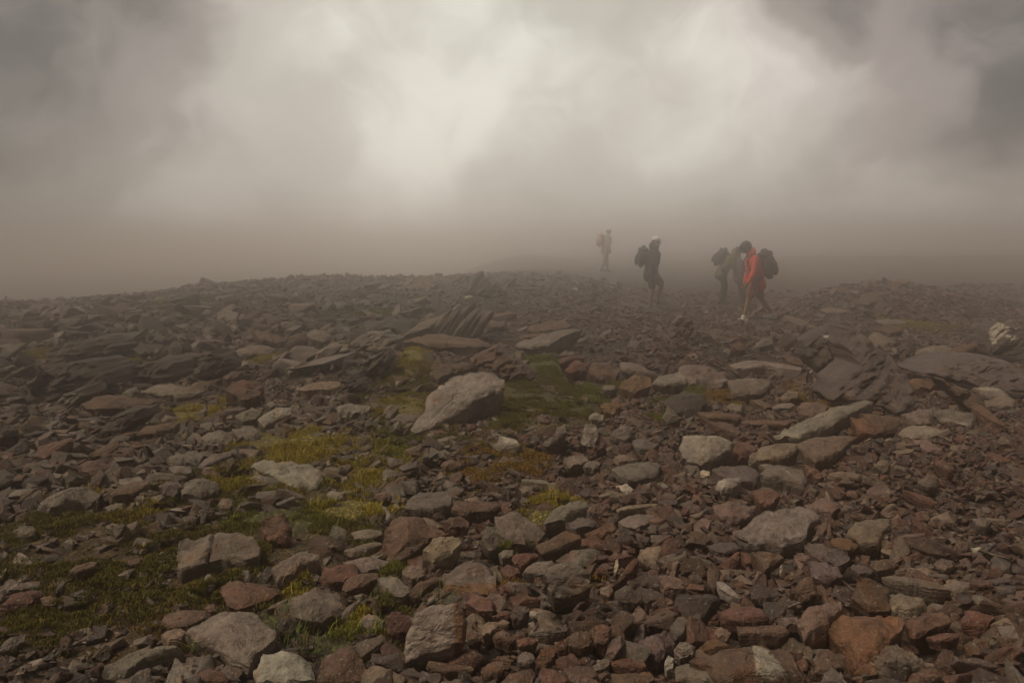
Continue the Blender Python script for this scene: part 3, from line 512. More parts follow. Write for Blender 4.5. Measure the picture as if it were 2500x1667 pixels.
# crop | kind | tone | share of the front face | label # short name | outline | patches (outlines in photograph crops)
ROCK_DATA = """
D|flat_rock|P|.12|pale grey tilted slab with a rusty orange edge, grass at its top#orange-edged slab|530,1110 640,1050 800,1030 850,1110 865,1180 830,1330 740,1390 600,1420 450,1500 450,1400 475,1250|O:775,1020 900,1020 900,1400 785,1400 790,1200
D|boulder|G|.25|domed grey boulder with a rusty lower edge behind the red brick-shaped stone#domed boulder|690,880 760,800 850,740 900,730 1040,770 1060,830 1060,900 1070,960 980,980 850,960 700,920|O:690,900 1070,890 1070,990 850,990 700,940
D|boulder|B|.1|large flat-faced brown boulder propped behind the sunlit tan block#brown boulder|320,600 340,500 420,430 560,430 680,520 740,570 600,600 450,670 370,740 310,700
D|stone|T|.3|tan wedge block with a bright upper face overhanging a black hollow#bright tan wedge|575,660 640,600 780,555 820,590 830,640 770,720 640,790 610,740
D|stone|B|.2|thin brown sliver leaning below the large brown boulder#brown sliver|375,740 470,660 590,605 540,680 460,740 390,770
D|stone|T|.3|small rounded tan lump with moss on its uphill side#mossy tan lump|435,820 480,780 540,770 590,820 580,870 500,895 440,860
D|flat_rock|G|.25|long grey block with a pitted top and dark gap beneath, edge of the moss#pitted grey block|450,410 490,330 560,290 740,270 765,330 750,390 650,420 520,430
D|flat_rock|B|.3||770,400 790,340 960,340 1090,345 1100,380 1010,430 850,440
D|stone|R|.35||705,500 740,430 830,450 885,500 880,540 790,545 720,520
D|boulder|G|.15|speckled grey boulder with a notched top and a black gap beside it#speckled boulder|1065,440 1130,400 1200,400 1260,450 1350,520 1400,570 1330,660 1200,650 1120,610 1075,520
D|stone|G|.2||970,560 1010,510 1060,520 1080,580 1075,690 1020,710 980,660
D|boulder|G|.3|grey block leaning on the yellow grass tuft#grass-side block|1395,480 1440,420 1600,330 1670,330 1680,380 1600,440 1540,500 1400,550
D|stone|U|.35||1530,480 1580,430 1640,440 1760,500 1700,540 1610,550 1550,520
D|boulder|G|.35|tall pale cracked block standing upright among the red scree#upright cracked block|1410,820 1470,770 1560,750 1620,780 1690,860 1700,1000 1650,1050 1500,1120 1460,1110 1410,960
D|stone|G|.2||1480,760 1560,680 1690,640 1770,660 1760,720 1660,770 1600,790|K:1480,760 1560,680 1620,690 1560,790
D|flat_rock|B|.2||1340,660 1420,620 1540,540 1630,570 1640,600 1500,680 1380,730
D|stone|R|.2||1610,610 1730,570 1820,600 1810,660 1700,650 1640,640
D|stone|R|.2||1670,580 1850,480 1885,500 1880,530 1790,590 1700,600
D|flat_rock|G|.3||1890,500 1960,440 2080,430 2150,450 2110,500 2010,550 1930,530
D|flat_rock|T|.4||1880,420 1960,380 2150,355 2190,370 2060,400 1900,440
D|flat_rock|G|.3|smooth grey flat-topped slab beside the white and yellow quartz lump#smooth flat slab|1850,140 1960,90 2130,70 2170,110 2160,180 2080,220 1960,240 1890,190
D|stone|W|.3|creamy white quartz lump in front of the smooth flat slab#cream quartz lump|1875,230 1950,222 2000,265 1960,300 1890,280
D|stone|G|.2||1525,60 1590,25 1680,30 1690,60 1640,100 1560,110 1520,90
D|stone|G|.2||1655,90 1720,55 1770,90 1740,130 1670,120
D|stone|G|.2||1420,230 1540,195 1510,270 1440,250
D|flat_rock|G|.3||1240,190 1390,200 1440,240 1250,210
D|stone|G|.3|small lone grey cobble on the bare brown dirt#dirt cobble|1225,260 1260,230 1310,240 1310,300 1250,305
D|stone|P|.2|pale grey stone ringed by grass beside the dark red pyramid#pale grass-ringed stone|150,1150 210,1090 270,1110 325,1170 310,1240 240,1255 180,1200
D|boulder|R|.3|dark red pyramid-shaped block beside the orange-edged slab#dark red pyramid|320,1130 360,1080 470,1100 520,1150 480,1300 400,1330 340,1290
D|stone|G|.2||260,830 330,830 430,880 490,950 440,1010 360,1010 290,920
D|stone|B|.2||470,1000 520,910 600,860 680,850 680,880 600,930 540,1000
D|flat_rock|B|.3|brown slab tilted over a black hollow above the grass tufts#hollow-backed slab|30,970 60,880 170,820 270,830 270,870 200,930 60,1000
D|stone|R|.25|brick-shaped dark red stone resting against the orange-edged slab#red brick-shaped stone|850,1030 890,950 960,980 1070,1050 1040,1110 950,1110
D|stone|R|.3||1045,1130 1100,1075 1180,1080 1160,1120
D|stone|U|.2|purplish oval stone next to a small white quartz chip#purple oval stone|1165,1090 1220,1040 1290,1060 1290,1100 1240,1160 1190,1165 1170,1130
D|stone|W|.3|small white pointed quartz chip beside the purple oval stone#white quartz chip|1270,1100 1330,1070 1385,1110 1310,1135
D|stone|W|.2|narrow creamy quartz piece just below the white pointed chip|1285,1170 1320,1150 1335,1200 1320,1225
D|stone|R|.25|reddish brown rounded bar lying along the foot of the orange-edged slab#reddish bar|720,1410 760,1370 880,1330 960,1350 970,1400 920,1440 760,1470
D|flat_rock|B|.3||600,1480 620,1420 700,1430 900,1470 910,1500 720,1510
D|stone|T|.2||945,1180 1000,1150 1120,1140 1160,1160 1080,1200 990,1250
D|stone|B|.2||1050,1240 1120,1200 1200,1280 1160,1310 1060,1280
D|stone|R|.3||1200,1270 1350,1255 1350,1290 1220,1320
D|stone|G|.2||1210,1390 1250,1350 1320,1370 1330,1420 1290,1460 1220,1440
D|stone|B|.2||1335,1450 1370,1350 1440,1310 1465,1350 1450,1450 1390,1500 1340,1490
D|stone|R|.2|square red cube-like stone in the scree#red cube stone|1465,1410 1580,1355 1640,1440 1540,1515 1480,1470
D|stone|B|.25|rounded brown six-sided stone behind the red cube stone#round brown stone|1545,1280 1600,1210 1680,1205 1725,1260 1700,1340 1640,1370 1570,1330
D|stone|B|.2||1730,1190 1780,1170 1845,1200 1840,1300 1800,1370 1740,1330
D|stone|K|.15|pink pointed stone poking up behind the purple hollowed stone#pink pointed stone|1975,1120 2030,1045 2070,1080 2150,1190 2080,1210 1990,1160
D|stone|U|.2|purple-grey stone with a scooped upper edge#purple scooped stone|1975,1320 2060,1270 2190,1215 2270,1210 2280,1280 2250,1330 2170,1400 2050,1400 1980,1370
D|stone|D|.2||1960,890 2010,820 2130,810 2190,850 2190,930 2100,920 1980,930
D|stone|D|.2||1870,960 1950,900 2000,930 2060,1020 1960,1040 1870,1010
D|stone|D|.3||2000,930 2120,930 2200,980 2190,1030 2080,1030
D|stone|K|.3||2170,850 2260,830 2340,920 2330,960 2200,970
D|stone|T|.25||2020,690 2080,640 2190,650 2200,690 2150,760 2060,740
D|stone|R|.4||1800,750 1850,710 1980,690 2000,705 1920,740 1830,765
D|stone|W|.1|narrow white finger of quartz lying on red stones#white quartz finger|1860,840 1875,740 1890,730 1895,790 1875,850
D|stone|R|.1|long red finger-shaped stone alongside the white quartz finger#red finger stone|1870,910 1940,800 2000,720 2030,740 1990,820 1900,915
D|stone|T|.2||1770,930 1840,900 1860,960 1830,1000 1775,970
D|stone|W|.2|white quartz stone at the lower edge below the purple scooped stone|2205,1450 2230,1380 2270,1410 2260,1480 2220,1500
D|boulder|B|.1||1100,1568 1160,1500 1310,1470 1330,1500 1300,1600 1120,1620
D|stone|B|.1||1850,1500 2100,1490 2130,1540 2000,1620 1860,1600
D|stone|K|.3|small pink-rimmed stone at the edge of the grass patch|240,290 290,270 350,285 350,320 300,335
D|flat_rock|G|.3||90,560 200,530 290,540 300,580 220,610 120,620
D|flat_rock|G|.3||40,700 160,640 270,615 300,640 200,690 100,720
D|stone|G|.2||40,760 150,720 260,720 355,750 340,780 200,820 90,820
D|stone|G|.2|grey stone carrying a thin white quartz stripe|1085,690 1110,665 1185,660 1190,710 1110,735
D|stone|R|.2||1180,720 1210,685 1300,680 1355,700 1300,740 1240,790 1200,770
D|stone|R|.2||1100,800 1140,765 1200,780 1230,820 1160,865 1120,840
D|stone|G|.15||1250,790 1330,740 1440,735 1470,780 1410,850 1280,830
D|stone|B|.3||1180,1030 1230,980 1360,980 1365,1000 1250,1030 1190,1060
D|stone|B|.2||870,1230 900,1205 970,1220 970,1290 880,1290
D|stone|G|.3||1310,1250 1350,1200 1500,1170 1550,1190 1540,1230 1420,1250
D|stone|R|.2||1480,1310 1510,1275 1555,1310 1545,1370 1490,1370
D|boulder|B|.2||970,1470 1020,1420 1110,1415 1120,1470 1080,1520 990,1520
D|stone|G|.2||1705,1450 1750,1400 1830,1400 1830,1450 1780,1490 1720,1490
D|stone|R|.2||1830,1410 1920,1390 2060,1430 2080,1460 1950,1470 1850,1450
D|stone|P|.2||2265,1360 2310,1290 2360,1300 2370,1400 2310,1430
F|flat_rock|P|.15|broad pale grey slab with a wrinkled crack, topmost of the red scree#wrinkled broad slab|405,590 440,560 560,420 680,380 860,380 950,420 960,460 900,490 880,580 840,620 720,645 560,635 430,610
F|flat_rock|T|.1|smooth creamy tan slab next to the wrinkled broad slab#cream tan slab|1145,580 1210,490 1290,470 1440,462 1455,500 1400,560 1370,640 1250,650 1220,610
F|stone|O|.2|rusty orange stone tucked under the cream tan slab|1045,610 1060,580 1150,585 1240,620 1210,670 1130,680 1060,650
F|boulder|K|.25|large pinkish angular block with a flat five-sided face#pink five-sided block|810,1190 870,1050 1110,1005 1115,1070 1040,1170 1020,1240 870,1330 850,1260
F|boulder|O|.15|large rust-brown boulder tapering down to a point#rust-brown boulder|1015,1180 1060,1130 1200,1090 1480,1120 1535,1170 1460,1270 1360,1420 1240,1430 1150,1330 1080,1240
F|stone|R|.3|dark red brick-like block beside the rust-brown boulder#dark red block|1555,1150 1760,1070 1830,1110 1850,1190 1610,1290 1570,1220
F|stone|R|.3|square red block with a cracked upper face, last large one by the gravel#cracked red block|1925,1130 1960,1065 2120,1100 2145,1130 2090,1220 1940,1190
F|stone|T|.2|grey-tan lens-shaped slab with a rounded edge#lens-shaped slab|1405,970 1500,955 1590,970 1700,1020 1690,1060 1580,1125 1480,1100 1430,1040
F|boulder|B|.1|grooved brown cone-shaped stone with a thin white line beneath#grooved cone stone|1180,980 1250,850 1330,870 1430,940 1440,1100 1300,1100 1190,1010
F|flat_rock|G|.4|long thin dark-edged splinter lying above the lens-shaped slab#long splinter|1400,860 1470,840 1640,890 1800,950 1860,990 1780,990 1580,940 1450,890
F|flat_rock|R|.35|flat red-brown slab shaped like a loaf#red loaf slab|290,1110 370,1060 490,1045 590,1080 620,1160 460,1175 300,1150
F|flat_rock|B|.35|brown bar-shaped slab in front of the red loaf slab#brown bar slab|415,1190 700,1175 760,1240 700,1270 560,1260 430,1260
F|boulder|D|.2|dark grey coarse triangular stone with a pitted face#coarse dark triangle|0,980 130,955 270,945 305,990 250,1030 170,1150 80,1150 0,1090
F|boulder|B|.15|big rusty boulder with a large white quartz patch#white-patched boulder|100,1440 150,1390 480,1300 600,1260 750,1330 850,1480 870,1520 700,1550 560,1568 350,1568 210,1470|W:520,1310 600,1330 680,1420 750,1510 600,1550 545,1480 530,1380
F|stone|O|.2||130,1370 160,1280 320,1270 390,1320 250,1350
F|stone|P|.2|whitish lumpy stone beside the big white-patched boulder|0,1330 60,1290 130,1330 110,1400 20,1430 0,1390
F|stone|T|.2||255,1220 310,1185 370,1230 350,1270 290,1270
F|boulder|B|.2||940,1440 970,1330 1050,1330 1150,1400 1140,1470 1000,1520 940,1500
F|boulder|G|.2|grey flaky stone crossed by several dark cracks#flaky cracked stone|1350,1330 1430,1280 1500,1300 1600,1370 1690,1430 1560,1460 1350,1440
F|stone|O|.15|orange stone crossed by two white veins#white-veined orange stone|1210,1480 1310,1420 1420,1460 1420,1510 1290,1520|W:1300,1420 1312,1420 1420,1490 1420,1500
F|stone|G|.1|grey pyramid tip with a white vein at the lower edge|960,1568 1050,1440 1110,1490 1160,1568
F|boulder|B|.15||1575,1530 1640,1470 1760,1460 1870,1500 1870,1568 1600,1568
F|stone|B|.15||1740,1480 1800,1330 1870,1360 1890,1480 1880,1540
F|flat_rock|R|.3||1690,1270 1800,1230 1900,1230 1910,1260 1790,1300
F|stone|B|.2||1950,1320 2020,1260 2110,1260 2120,1340 2040,1400 1970,1380
F|boulder|U|.2|purplish brown split block below the cream tan slab#purplish split block|870,620 940,610 1060,670 1160,680 1170,760 1100,810 960,740 910,680
F|stone|U|.2||900,740 1000,730 1100,800 1120,870 1040,900 920,890
F|stone|D|.2|dark grey stone with fine white stripes|640,840 720,760 810,750 820,770 740,850|W:705,760 715,758 712,840 704,842
F|stone|R|.2|red block with a pink-white quartz end#quartz-ended red block|285,800 400,690 440,680 400,810 290,840|K:380,810 430,680 440,680 405,815
F|stone|R|.2||440,680 520,700 585,740 470,780
F|stone|B|.2||510,680 560,655 720,700 730,720 600,830 570,780
F|stone|B|.15||770,960 870,850 930,850 960,1000 840,1030
F|stone|D|.2||500,940 530,900 650,905 680,940 700,990 610,1030 510,1010
F|stone|P|.2|pale finger-shaped bar pointing into a dark gap|275,890 310,870 370,940 440,1010 380,1000 290,930
F|flat_rock|U|.2||180,660 290,620 410,620 435,660 330,700
F|boulder|K|.25|pinkish red slab with a pale lower corner by the wrinkled broad slab#pink-red slab|250,370 430,330 540,380 490,470 380,500 310,480
F|stone|R|.2||505,260 620,240 700,300 640,380 570,380
F|flat_rock|G|.25|grey slab with a single thin white diagonal line#white-lined slab|570,170 680,90 860,140 880,230 850,265 720,210 620,200|W:720,118 732,116 782,165 775,168
F|flat_rock|U|.25|smooth purplish grey slab behind the yellow-white quartz stone#smooth purplish slab|245,140 300,110 480,100 560,160 540,220 440,220 300,180
F|stone|W|.3|yellowish white quartz stone, larger of the two by the purplish slab#yellow-white quartz|270,250 310,190 430,170 440,200 400,260 310,295
F|stone|W|.3|little white quartz cube below the broad white-rimmed slab|155,145 180,130 230,140 225,175 165,175
F|stone|K|.25||870,370 990,315 1090,350 1110,390 1060,430 900,420
F|stone|R|.2|dark red wedge standing on edge#dark red wedge|865,80 950,130 1000,190 960,215 890,180
F|flat_rock|T|.4||1025,180 1090,140 1250,170 1230,210 1090,205
F|stone|G|.2|grey upright stone with a yellow crusted foot|1330,130 1380,60 1430,60 1440,140 1390,170
F|stone|R|.2||1740,50 1800,50 1880,150 1840,165 1760,100
F|stone|G|.2||1635,230 1700,150 1760,180 1770,260 1700,270
F|flat_rock|R|.3|long narrow red slab lying along the gravel edge#long red slab|1530,260 1740,350 1750,390 1640,350
F|stone|R|.2||1590,460 1640,470 1740,590 1740,640 1640,560
F|stone|G|.2|grey-green flat stone lying alone on dark gravel|2005,460 2080,440 2130,480 2100,515 2030,500
F|stone|W|.3|cream quartz pebble on the dark gravel|1995,660 2040,645 2090,670 2060,695
F|stone|G|.2||1815,920 1850,860 1970,870 2030,920 1990,960 1900,970
F|stone|K|.2||1740,760 1790,720 1870,740 1880,790 1810,810
F|stone|T|.2||1580,780 1680,780 1780,840 1700,850
F|stone|B|.2||1310,790 1370,720 1440,710 1500,760 1440,810 1360,830
F|stone|U|.2||1180,790 1230,760 1300,780 1330,820 1240,840
F|stone|B|.2||300,1440 200,1380 160,1330 130,1400
F|stone|G|.2||690,1130 830,1115 850,1170 740,1170
F|boulder|G|.2||0,1568 0,1460 70,1430 180,1440 250,1500 260,1568
E|flat_rock|P|.15|broad pale slab with a white upper rim and blunt point#white-rimmed slab|25,1380 50,1290 300,1275 390,1330 360,1380 280,1440 170,1510 90,1490 50,1440|W:40,1285 300,1270 300,1292 60,1302
E|flat_rock|T|.2|pale tan lens-shaped slab at the foot of the long plank stone#pale lens slab|480,1435 560,1370 700,1330 830,1325 820,1380 740,1440 580,1470 500,1460
E|flat_rock|P|.2|long pale plank-like stone slab pointing uphill#long plank stone|640,1340 800,1250 960,1160 1100,1090 1290,1030 1330,1040 1300,1080 1150,1170 1050,1250 940,1300 840,1340 760,1330
E|flat_rock|K|.2|flat pinkish grey slab under the long plank stone#pinkish flat slab|840,1350 880,1310 1060,1280 1200,1290 1150,1360 1060,1440 940,1480 880,1440
E|flat_rock|P|.3||1500,1270 1580,1215 1700,1220 1850,1260 1800,1300 1600,1310
E|flat_rock|K|.2||1600,1310 1700,1310 1790,1390 1700,1400 1620,1360
E|stone|K|.3|pink-topped red cobble behind the long plank stone#pink cobble|825,1080 870,1050 960,1045 1025,1090 1000,1140 930,1160 840,1130
E|boulder|D|.3|dark lichen-spotted square block capping the sloping outcrop#lichen-spotted block|860,740 870,640 1000,570 1100,520 1180,540 1200,620 1160,680 1220,790 1090,920 1000,870 900,800|L:880,700 890,660 940,670 930,710;W:1010,600 1050,600 1050,640 1020,620
E|outcrop|U|.15|huge dark purplish sloping slab beneath the lichen-spotted block#dark sloping outcrop|1160,540 1290,620 1450,760 1560,900 1600,960 1610,1070 1500,1130 1300,1050 1060,1040 1090,920 1220,800 1160,680
E|stone|G|.3|grey stone with two round white lichen spots#lichen-dotted stone|930,900 980,880 1060,900 1060,980 980,990 930,960|W:935,935 965,920 990,940 975,975 940,970;W:1015,920 1050,925 1045,965 1015,965
E|outcrop|U|.3|large dark ledge with a long curved upper edge#curved dark ledge|1690,860 1850,790 2030,755 2230,780 2351,840 2400,1000 2100,960 1950,900 1800,890
E|boulder|B|.3|brown wedge overhanging a black cavity#brown wedge|1790,900 1950,950 2030,1010 2000,1110 1880,1000
E|boulder|O|.3|ochre yellow stained stone with a pointed tip#ochre stained stone|1540,910 1700,880 1790,900 1720,980 1620,960
E|stone|O|.3||1810,870 1870,830 1930,880 1870,900
E|flat_rock|G|.3|ledge rimmed with white lichen crust above the cavity#white-rimmed ledge|2000,960 2100,945 2210,970 2250,1040 2100,1040|W:2000,950 2210,965 2205,980 2020,968
E|boulder|D|.15|dark boulder covered by a bright white lichen patch#white lichen boulder|2080,660 2110,560 2190,505 2270,540 2351,600 2380,700 2290,740 2120,740|W:2120,560 2160,530 2185,515 2240,545 2260,570 2240,600 2200,610 2170,660 2140,668 2120,610;W:2220,610 2290,600 2315,620 2260,632
E|boulder|O|.2||1180,1150 1290,1170 1370,1280 1340,1300 1230,1280
E|flat_rock|B|.2||1240,1130 1520,1160 1490,1260 1370,1290 1290,1180
E|stone|G|.2||1530,1150 1640,1090 1730,1110 1720,1200 1640,1230
E|flat_rock|G|.2|grey slab marked with pale wavy stripes#pale-striped slab|1700,1090 2000,1130 2030,1170 1990,1250 1800,1180|P:1780,1160 1990,1200 1980,1215 1790,1180
E|flat_rock|B|.2||2000,1050 2090,1100 2240,1270 2100,1200 2000,1110
E|flat_rock|G|.3||2090,1060 2210,1010 2290,1050 2280,1100 2110,1100
E|boulder|G|.2|wide rounded grey-brown ledge half sunk in gravel#sunken rounded ledge|0,850 80,790 200,790 330,870 350,920 300,960 120,940 0,940
E|flat_rock|G|.2||350,900 530,890 650,920 600,980 500,1010 380,1020
E|flat_rock|P|.3|flat pale ledge running beside dark gravel#flat pale ledge|370,820 450,770 560,780 840,840 840,865 600,830 420,850
E|boulder|D|.2|dark rough ledge with flaky layers above a grass pocket#dark flaky ledge|-60,1000 70,970 200,1020 210,1060 150,1130 0,1150 -60,1100
E|stone|T|.2||690,1040 760,970 820,980 820,1020 760,1050
E|flat_rock|B|.3||500,1040 560,1040 680,1100 600,1110
E|flat_rock|P|.4||640,1090 780,1060 800,1080 770,1110 660,1115
E|stone|G|.3||340,1090 380,1060 460,1080 440,1130 370,1125
E|flat_rock|B|.4|long low brown slab, stacked like a step#low step slab|140,1120 300,1130 440,1155 430,1180 220,1180
E|flat_rock|B|.4||450,1190 620,1175 780,1180 740,1220 520,1220
E|flat_rock|B|.2||220,1190 340,1190 440,1260 420,1290 300,1240
E|stone|B|.2||735,755 800,740 860,770 850,820 770,800
E|stone|R|.2|red pointed stone on the path below the hiker in orange#red path stone|370,680 420,640 460,670 470,710 420,720
E|stone|G|.3||295,710 330,690 390,700 360,730
E|stone|G|.2||525,680 590,620 650,620 660,670 570,690
E|stone|K|.3||720,630 830,585 830,610 770,640
E|stone|K|.2||815,530 850,520 880,540 850,580
E|flat_rock|T|.3|long pale flat slab at the foot of the rubble mound#mound-foot slab|960,430 1000,415 1190,420 1180,450 1020,460
E|stone|T|.2||1390,440 1420,420 1460,430 1420,460
E|boulder|B|.2|brown upright boulder below the hiker in orange, tallest stone there#brown upright boulder|-30,610 -10,510 40,470 100,480 130,560 100,610 40,625
E|flat_rock|B|.3||1340,560 1500,545 1530,580 1450,600
E|boulder|G|.2||1620,700 1800,650 1880,710 1780,760
E|flat_rock|B|.3|beam-like brown ridge rising toward the white lichen boulder#beam-like ridge|1770,760 1900,700 2030,640 2040,680 1930,750 1800,800
E|flat_rock|G|.3||1340,510 1430,490 1560,520 1540,540 1400,540
E|flat_rock|B|.3||820,560 850,545 880,545 870,570
E|boulder|R|.2||260,1340 400,1330 540,1320 555,1360 450,1440 340,1480 290,1450
E|flat_rock|G|.2||700,1500 640,1530 560,1480 600,1470
C|flat_rock|P|.06|large pale slab leaning uphill in the middle, moss all round it#large leaning slab|500,1270 510,1230 590,1130 600,1020 760,900 870,850 1050,845 1120,900 1110,960 1050,990 920,1060 800,1150 650,1230 530,1280
C|flat_rock|G|.2|long low slab feeding into the jagged fins#fin-side slab|430,650 560,530 740,450 740,480 620,570 500,620
C|outcrop|G|.2|jagged upright fin of layered rock, taller one of the pair#tall jagged fin|700,530 740,460 800,430 830,440 900,415 870,480 810,580 730,570
C|outcrop|G|.2|jagged layered fin with a flat broken top beside the taller fin#broken fin|820,570 900,430 1030,445 1010,510 960,560 880,600
C|flat_rock|B|.3|long ridge slab running under the jagged fins#long ridge slab|440,650 620,590 760,600 930,640 1040,690 960,710 800,700 600,690
C|boulder|G|.35|flat-topped grey boulder at the foggy edge beside the fins#flat-topped fog boulder|80,650 190,580 300,580 400,630 390,700 240,720 120,700
C|boulder|D|.4||180,570 190,510 430,480 610,500 480,600 300,580
C|boulder|D|.1|dark mossy fang-shaped rock standing upright#dark fang rock|130,860 210,740 260,740 330,690 370,740 340,880 250,890 190,880|L:220,760 260,750 250,800 220,800
C|boulder|D|.1|dark leaning splinter in front of the fang rock#dark leaning splinter|0,850 40,830 110,870 220,970 200,1000 60,990 0,900
C|boulder|B|.1|dark brown pyramid rock with slanting cracks behind the large leaning slab#cracked pyramid rock|880,760 1060,670 1140,720 1250,830 1320,890 1200,910 1060,850 950,800
C|flat_rock|B|.2||620,880 680,820 830,780 960,800 920,830 800,860 680,920
C|flat_rock|P|.25|long pointed grey slab aiming at the foggy path#long pointed slab|1220,690 1380,620 1540,560 1650,550 1550,610 1440,690 1300,720 1200,700
C|flat_rock|B|.4||1220,610 1400,590 1440,600 1400,630 1240,630
C|flat_rock|B|.3||1280,560 1440,510 1530,500 1570,560 1440,590 1300,590
C|flat_rock|B|.3||1010,520 1140,505 1120,560 1030,560
C|flat_rock|R|.4||1490,790 1560,750 1670,740 1660,770 1560,800 1500,830
C|stone|R|.2|red-brown tilted block at the end of the green moss#moss-end red block|1530,850 1600,770 1690,800 1680,850 1590,880
C|boulder|O|.2|rust-coloured flat block above the loose path stones#rust flat block|1900,950 1960,890 2070,865 2110,900 2110,960 2000,1000 1920,980
C|stone|O|.15|orange-brown triangular stone pointing downhill#orange triangle stone|1770,1090 1800,1065 1890,1045 1910,1080 1860,1150 1800,1130
C|stone|G|.35|small grey oval stone above the orange triangle stone|1780,960 1830,930 1890,960 1860,990 1790,990
C|stone|G|.25|grey tapered stone leaning below the dark flaky ledge|2190,1180 2230,1080 2320,1180 2290,1210 2230,1240
C|stone|P|.1|grey upright stone with a white streak down one edge#white-streaked stone|1640,1300 1670,1200 1740,1210 1760,1290 1720,1370 1650,1350|W:1650,1290 1670,1205 1680,1205 1665,1295
C|stone|P|.3||1690,1150 1740,1120 1790,1150 1790,1190 1710,1190
C|stone|G|.2||1840,1260 1910,1210 1980,1210 1995,1270 1940,1330 1870,1310
C|stone|G|.35||1990,1350 2010,1290 2090,1310 2170,1350 2120,1390 2040,1390
C|stone|K|.3||1860,1440 1900,1400 2010,1430 2000,1460 1900,1470
C|stone|P|.3|white-topped angular stone on the dirt, below the green moss#white-topped stone|1030,1350 1100,1280 1180,1290 1245,1340 1180,1390 1110,1380|W:1100,1285 1180,1292 1240,1340 1170,1340 1130,1330
C|stone|G|.3||670,1310 760,1280 830,1285 760,1320 690,1330
C|stone|B|.3|brown oval stone at the edge of the dirt patch|700,1470 780,1440 850,1460 830,1490 730,1500
C|stone|B|.3||1105,1250 1160,1225 1195,1245 1180,1280 1120,1275
C|stone|R|.2|small red stone at the foot of the large leaning slab|865,1200 920,1200 930,1230 880,1250
C|boulder|P|.4|pale grey stone with a black shadowed underside beside yellow moss#black-bellied stone|0,1090 80,1060 200,1070 210,1110 140,1150 60,1160 0,1140
C|stone|G|.2||300,1150 340,1070 410,1080 400,1140 350,1180
C|stone|G|.3||360,1180 400,1130 540,1130 550,1180 430,1200
C|stone|G|.2||1380,1360 1460,1290 1480,1220 1530,1210 1540,1270 1480,1340 1410,1390
C|stone|G|.2||330,1420 430,1430 440,1480 350,1490
C|stone|G|.2||300,1510 400,1500 430,1568 310,1568
C|boulder|B|.2|rounded brown boulder half buried beside the gravel path#half-buried brown boulder|1700,790 1850,780 1910,840 1870,890 1720,890
C|flat_rock|G|.2||1900,780 2020,800 2140,880 2050,870 1920,850
C|flat_rock|P|.2||2150,900 2351,840 2351,940 2230,960 2130,950
C|stone|W|.3|white quartz patch alone in the fog above the jagged fins|855,350 880,332 910,335 900,350 870,354
C|stone|W|.3|faint white stone deep in the fog near the white-capped hiker|1580,290 1600,280 1630,295 1610,300
C|outcrop|G|.2|foggy pointed outcrop on the skyline above the jagged fins#foggy pointed outcrop|880,200 940,165 1000,170 1060,230 1090,330 990,340 900,300
C|outcrop|G|.2|low hazy hump of rock on the skyline#hazy hump|440,240 560,205 660,210 700,250 600,300 460,300
C|flat_rock|G|.3||960,340 1040,300 1090,330 1060,345
A|boulder|D|.45|grey-topped slab with a deep black overhang below it#overhanging slab|640,1300 720,1180 800,1120 940,1105 930,1170 800,1270 700,1300
A|boulder|B|.3|boulder with rusty red upper face among dark rocks#rusty-topped boulder|1520,990 1600,890 1730,910 1780,960 1750,1050 1650,1100 1590,1060|R:1550,960 1600,890 1730,905 1720,960 1620,970
A|stone|G|.3||1340,1290 1400,1260 1550,1240 1600,1300 1480,1340 1380,1330
A|boulder|G|.3||1560,1240 1620,1210 1730,1210 1770,1280 1720,1330 1620,1320
A|flat_rock|P|.2|brightly streaked pale slab behind the yellow moss#bright streaked slab|1740,1190 1860,1090 1970,1090 1960,1150 1860,1200 1790,1250
A|stone|G|.2||1590,1160 1700,1090 1770,1120 1720,1180 1640,1200
A|flat_rock|T|.35||2000,990 2080,950 2290,910 2310,950 2230,990 2050,1010
A|stone|P|.1|thin pale stone poking up out of yellow moss#moss-set pale stone|1320,1160 1400,1070 1400,1120 1350,1190
A|stone|B|.1||1450,1130 1490,1100 1530,1150 1510,1190
A|flat_rock|B|.3||920,1310 960,1240 1100,1210 1210,1190 1170,1240 1060,1290
A|boulder|G|.3|grey-brown slab with a pale hooked top in front of the dark hulk#hook-topped slab|240,1130 370,1060 430,990 560,960 580,1010 450,1090 370,1140
A|boulder|D|.3|dark humped boulder far up the slope#dark humped boulder|300,730 360,680 570,630 700,620 800,680 740,740 560,760 340,790
A|outcrop|D|.4|huge dark slab hulk with a shadowed flank#dark hulk|150,960 200,920 280,850 420,790 630,760 720,850 730,930 500,990 350,1050 200,1060
A|boulder|D|.3|dark grey layered boulder beside the dark hulk#layered dark boulder|870,870 900,810 1040,770 1160,790 1170,880 1080,920 900,930
A|flat_rock|G|.35||950,990 1050,940 1170,930 1300,1000 1380,1020 1200,1040 1010,1010
A|flat_rock|B|.3||550,1090 620,1030 760,1010 930,1060 1110,1050 900,1120 650,1130
A|boulder|D|.1|dark upright rounded boulder with fine grooves#grooved upright boulder|1310,880 1340,740 1450,700 1520,760 1520,830 1430,900 1370,920
A|flat_rock|G|.3|long pale-edged ledge behind the grooved upright boulder#pale-edged ledge|1540,740 1690,670 1780,670 1860,700 1810,750 1600,760
A|flat_rock|B|.3||1700,560 1830,600 1940,650 1900,690 1760,660
A|boulder|B|.2||1940,690 1960,620 2060,570 2080,660 2020,720
A|boulder|G|.3||2070,600 2130,560 2230,590 2240,640 2180,680 2100,650
A|stone|G|.3||1930,850 2010,800 2060,800 2040,840 1960,870
A|stone|B|.3||1500,900 1560,850 1640,840 1600,900 1530,920
A|flat_rock|B|.2||600,1430 690,1370 800,1310 800,1360 720,1440 640,1440
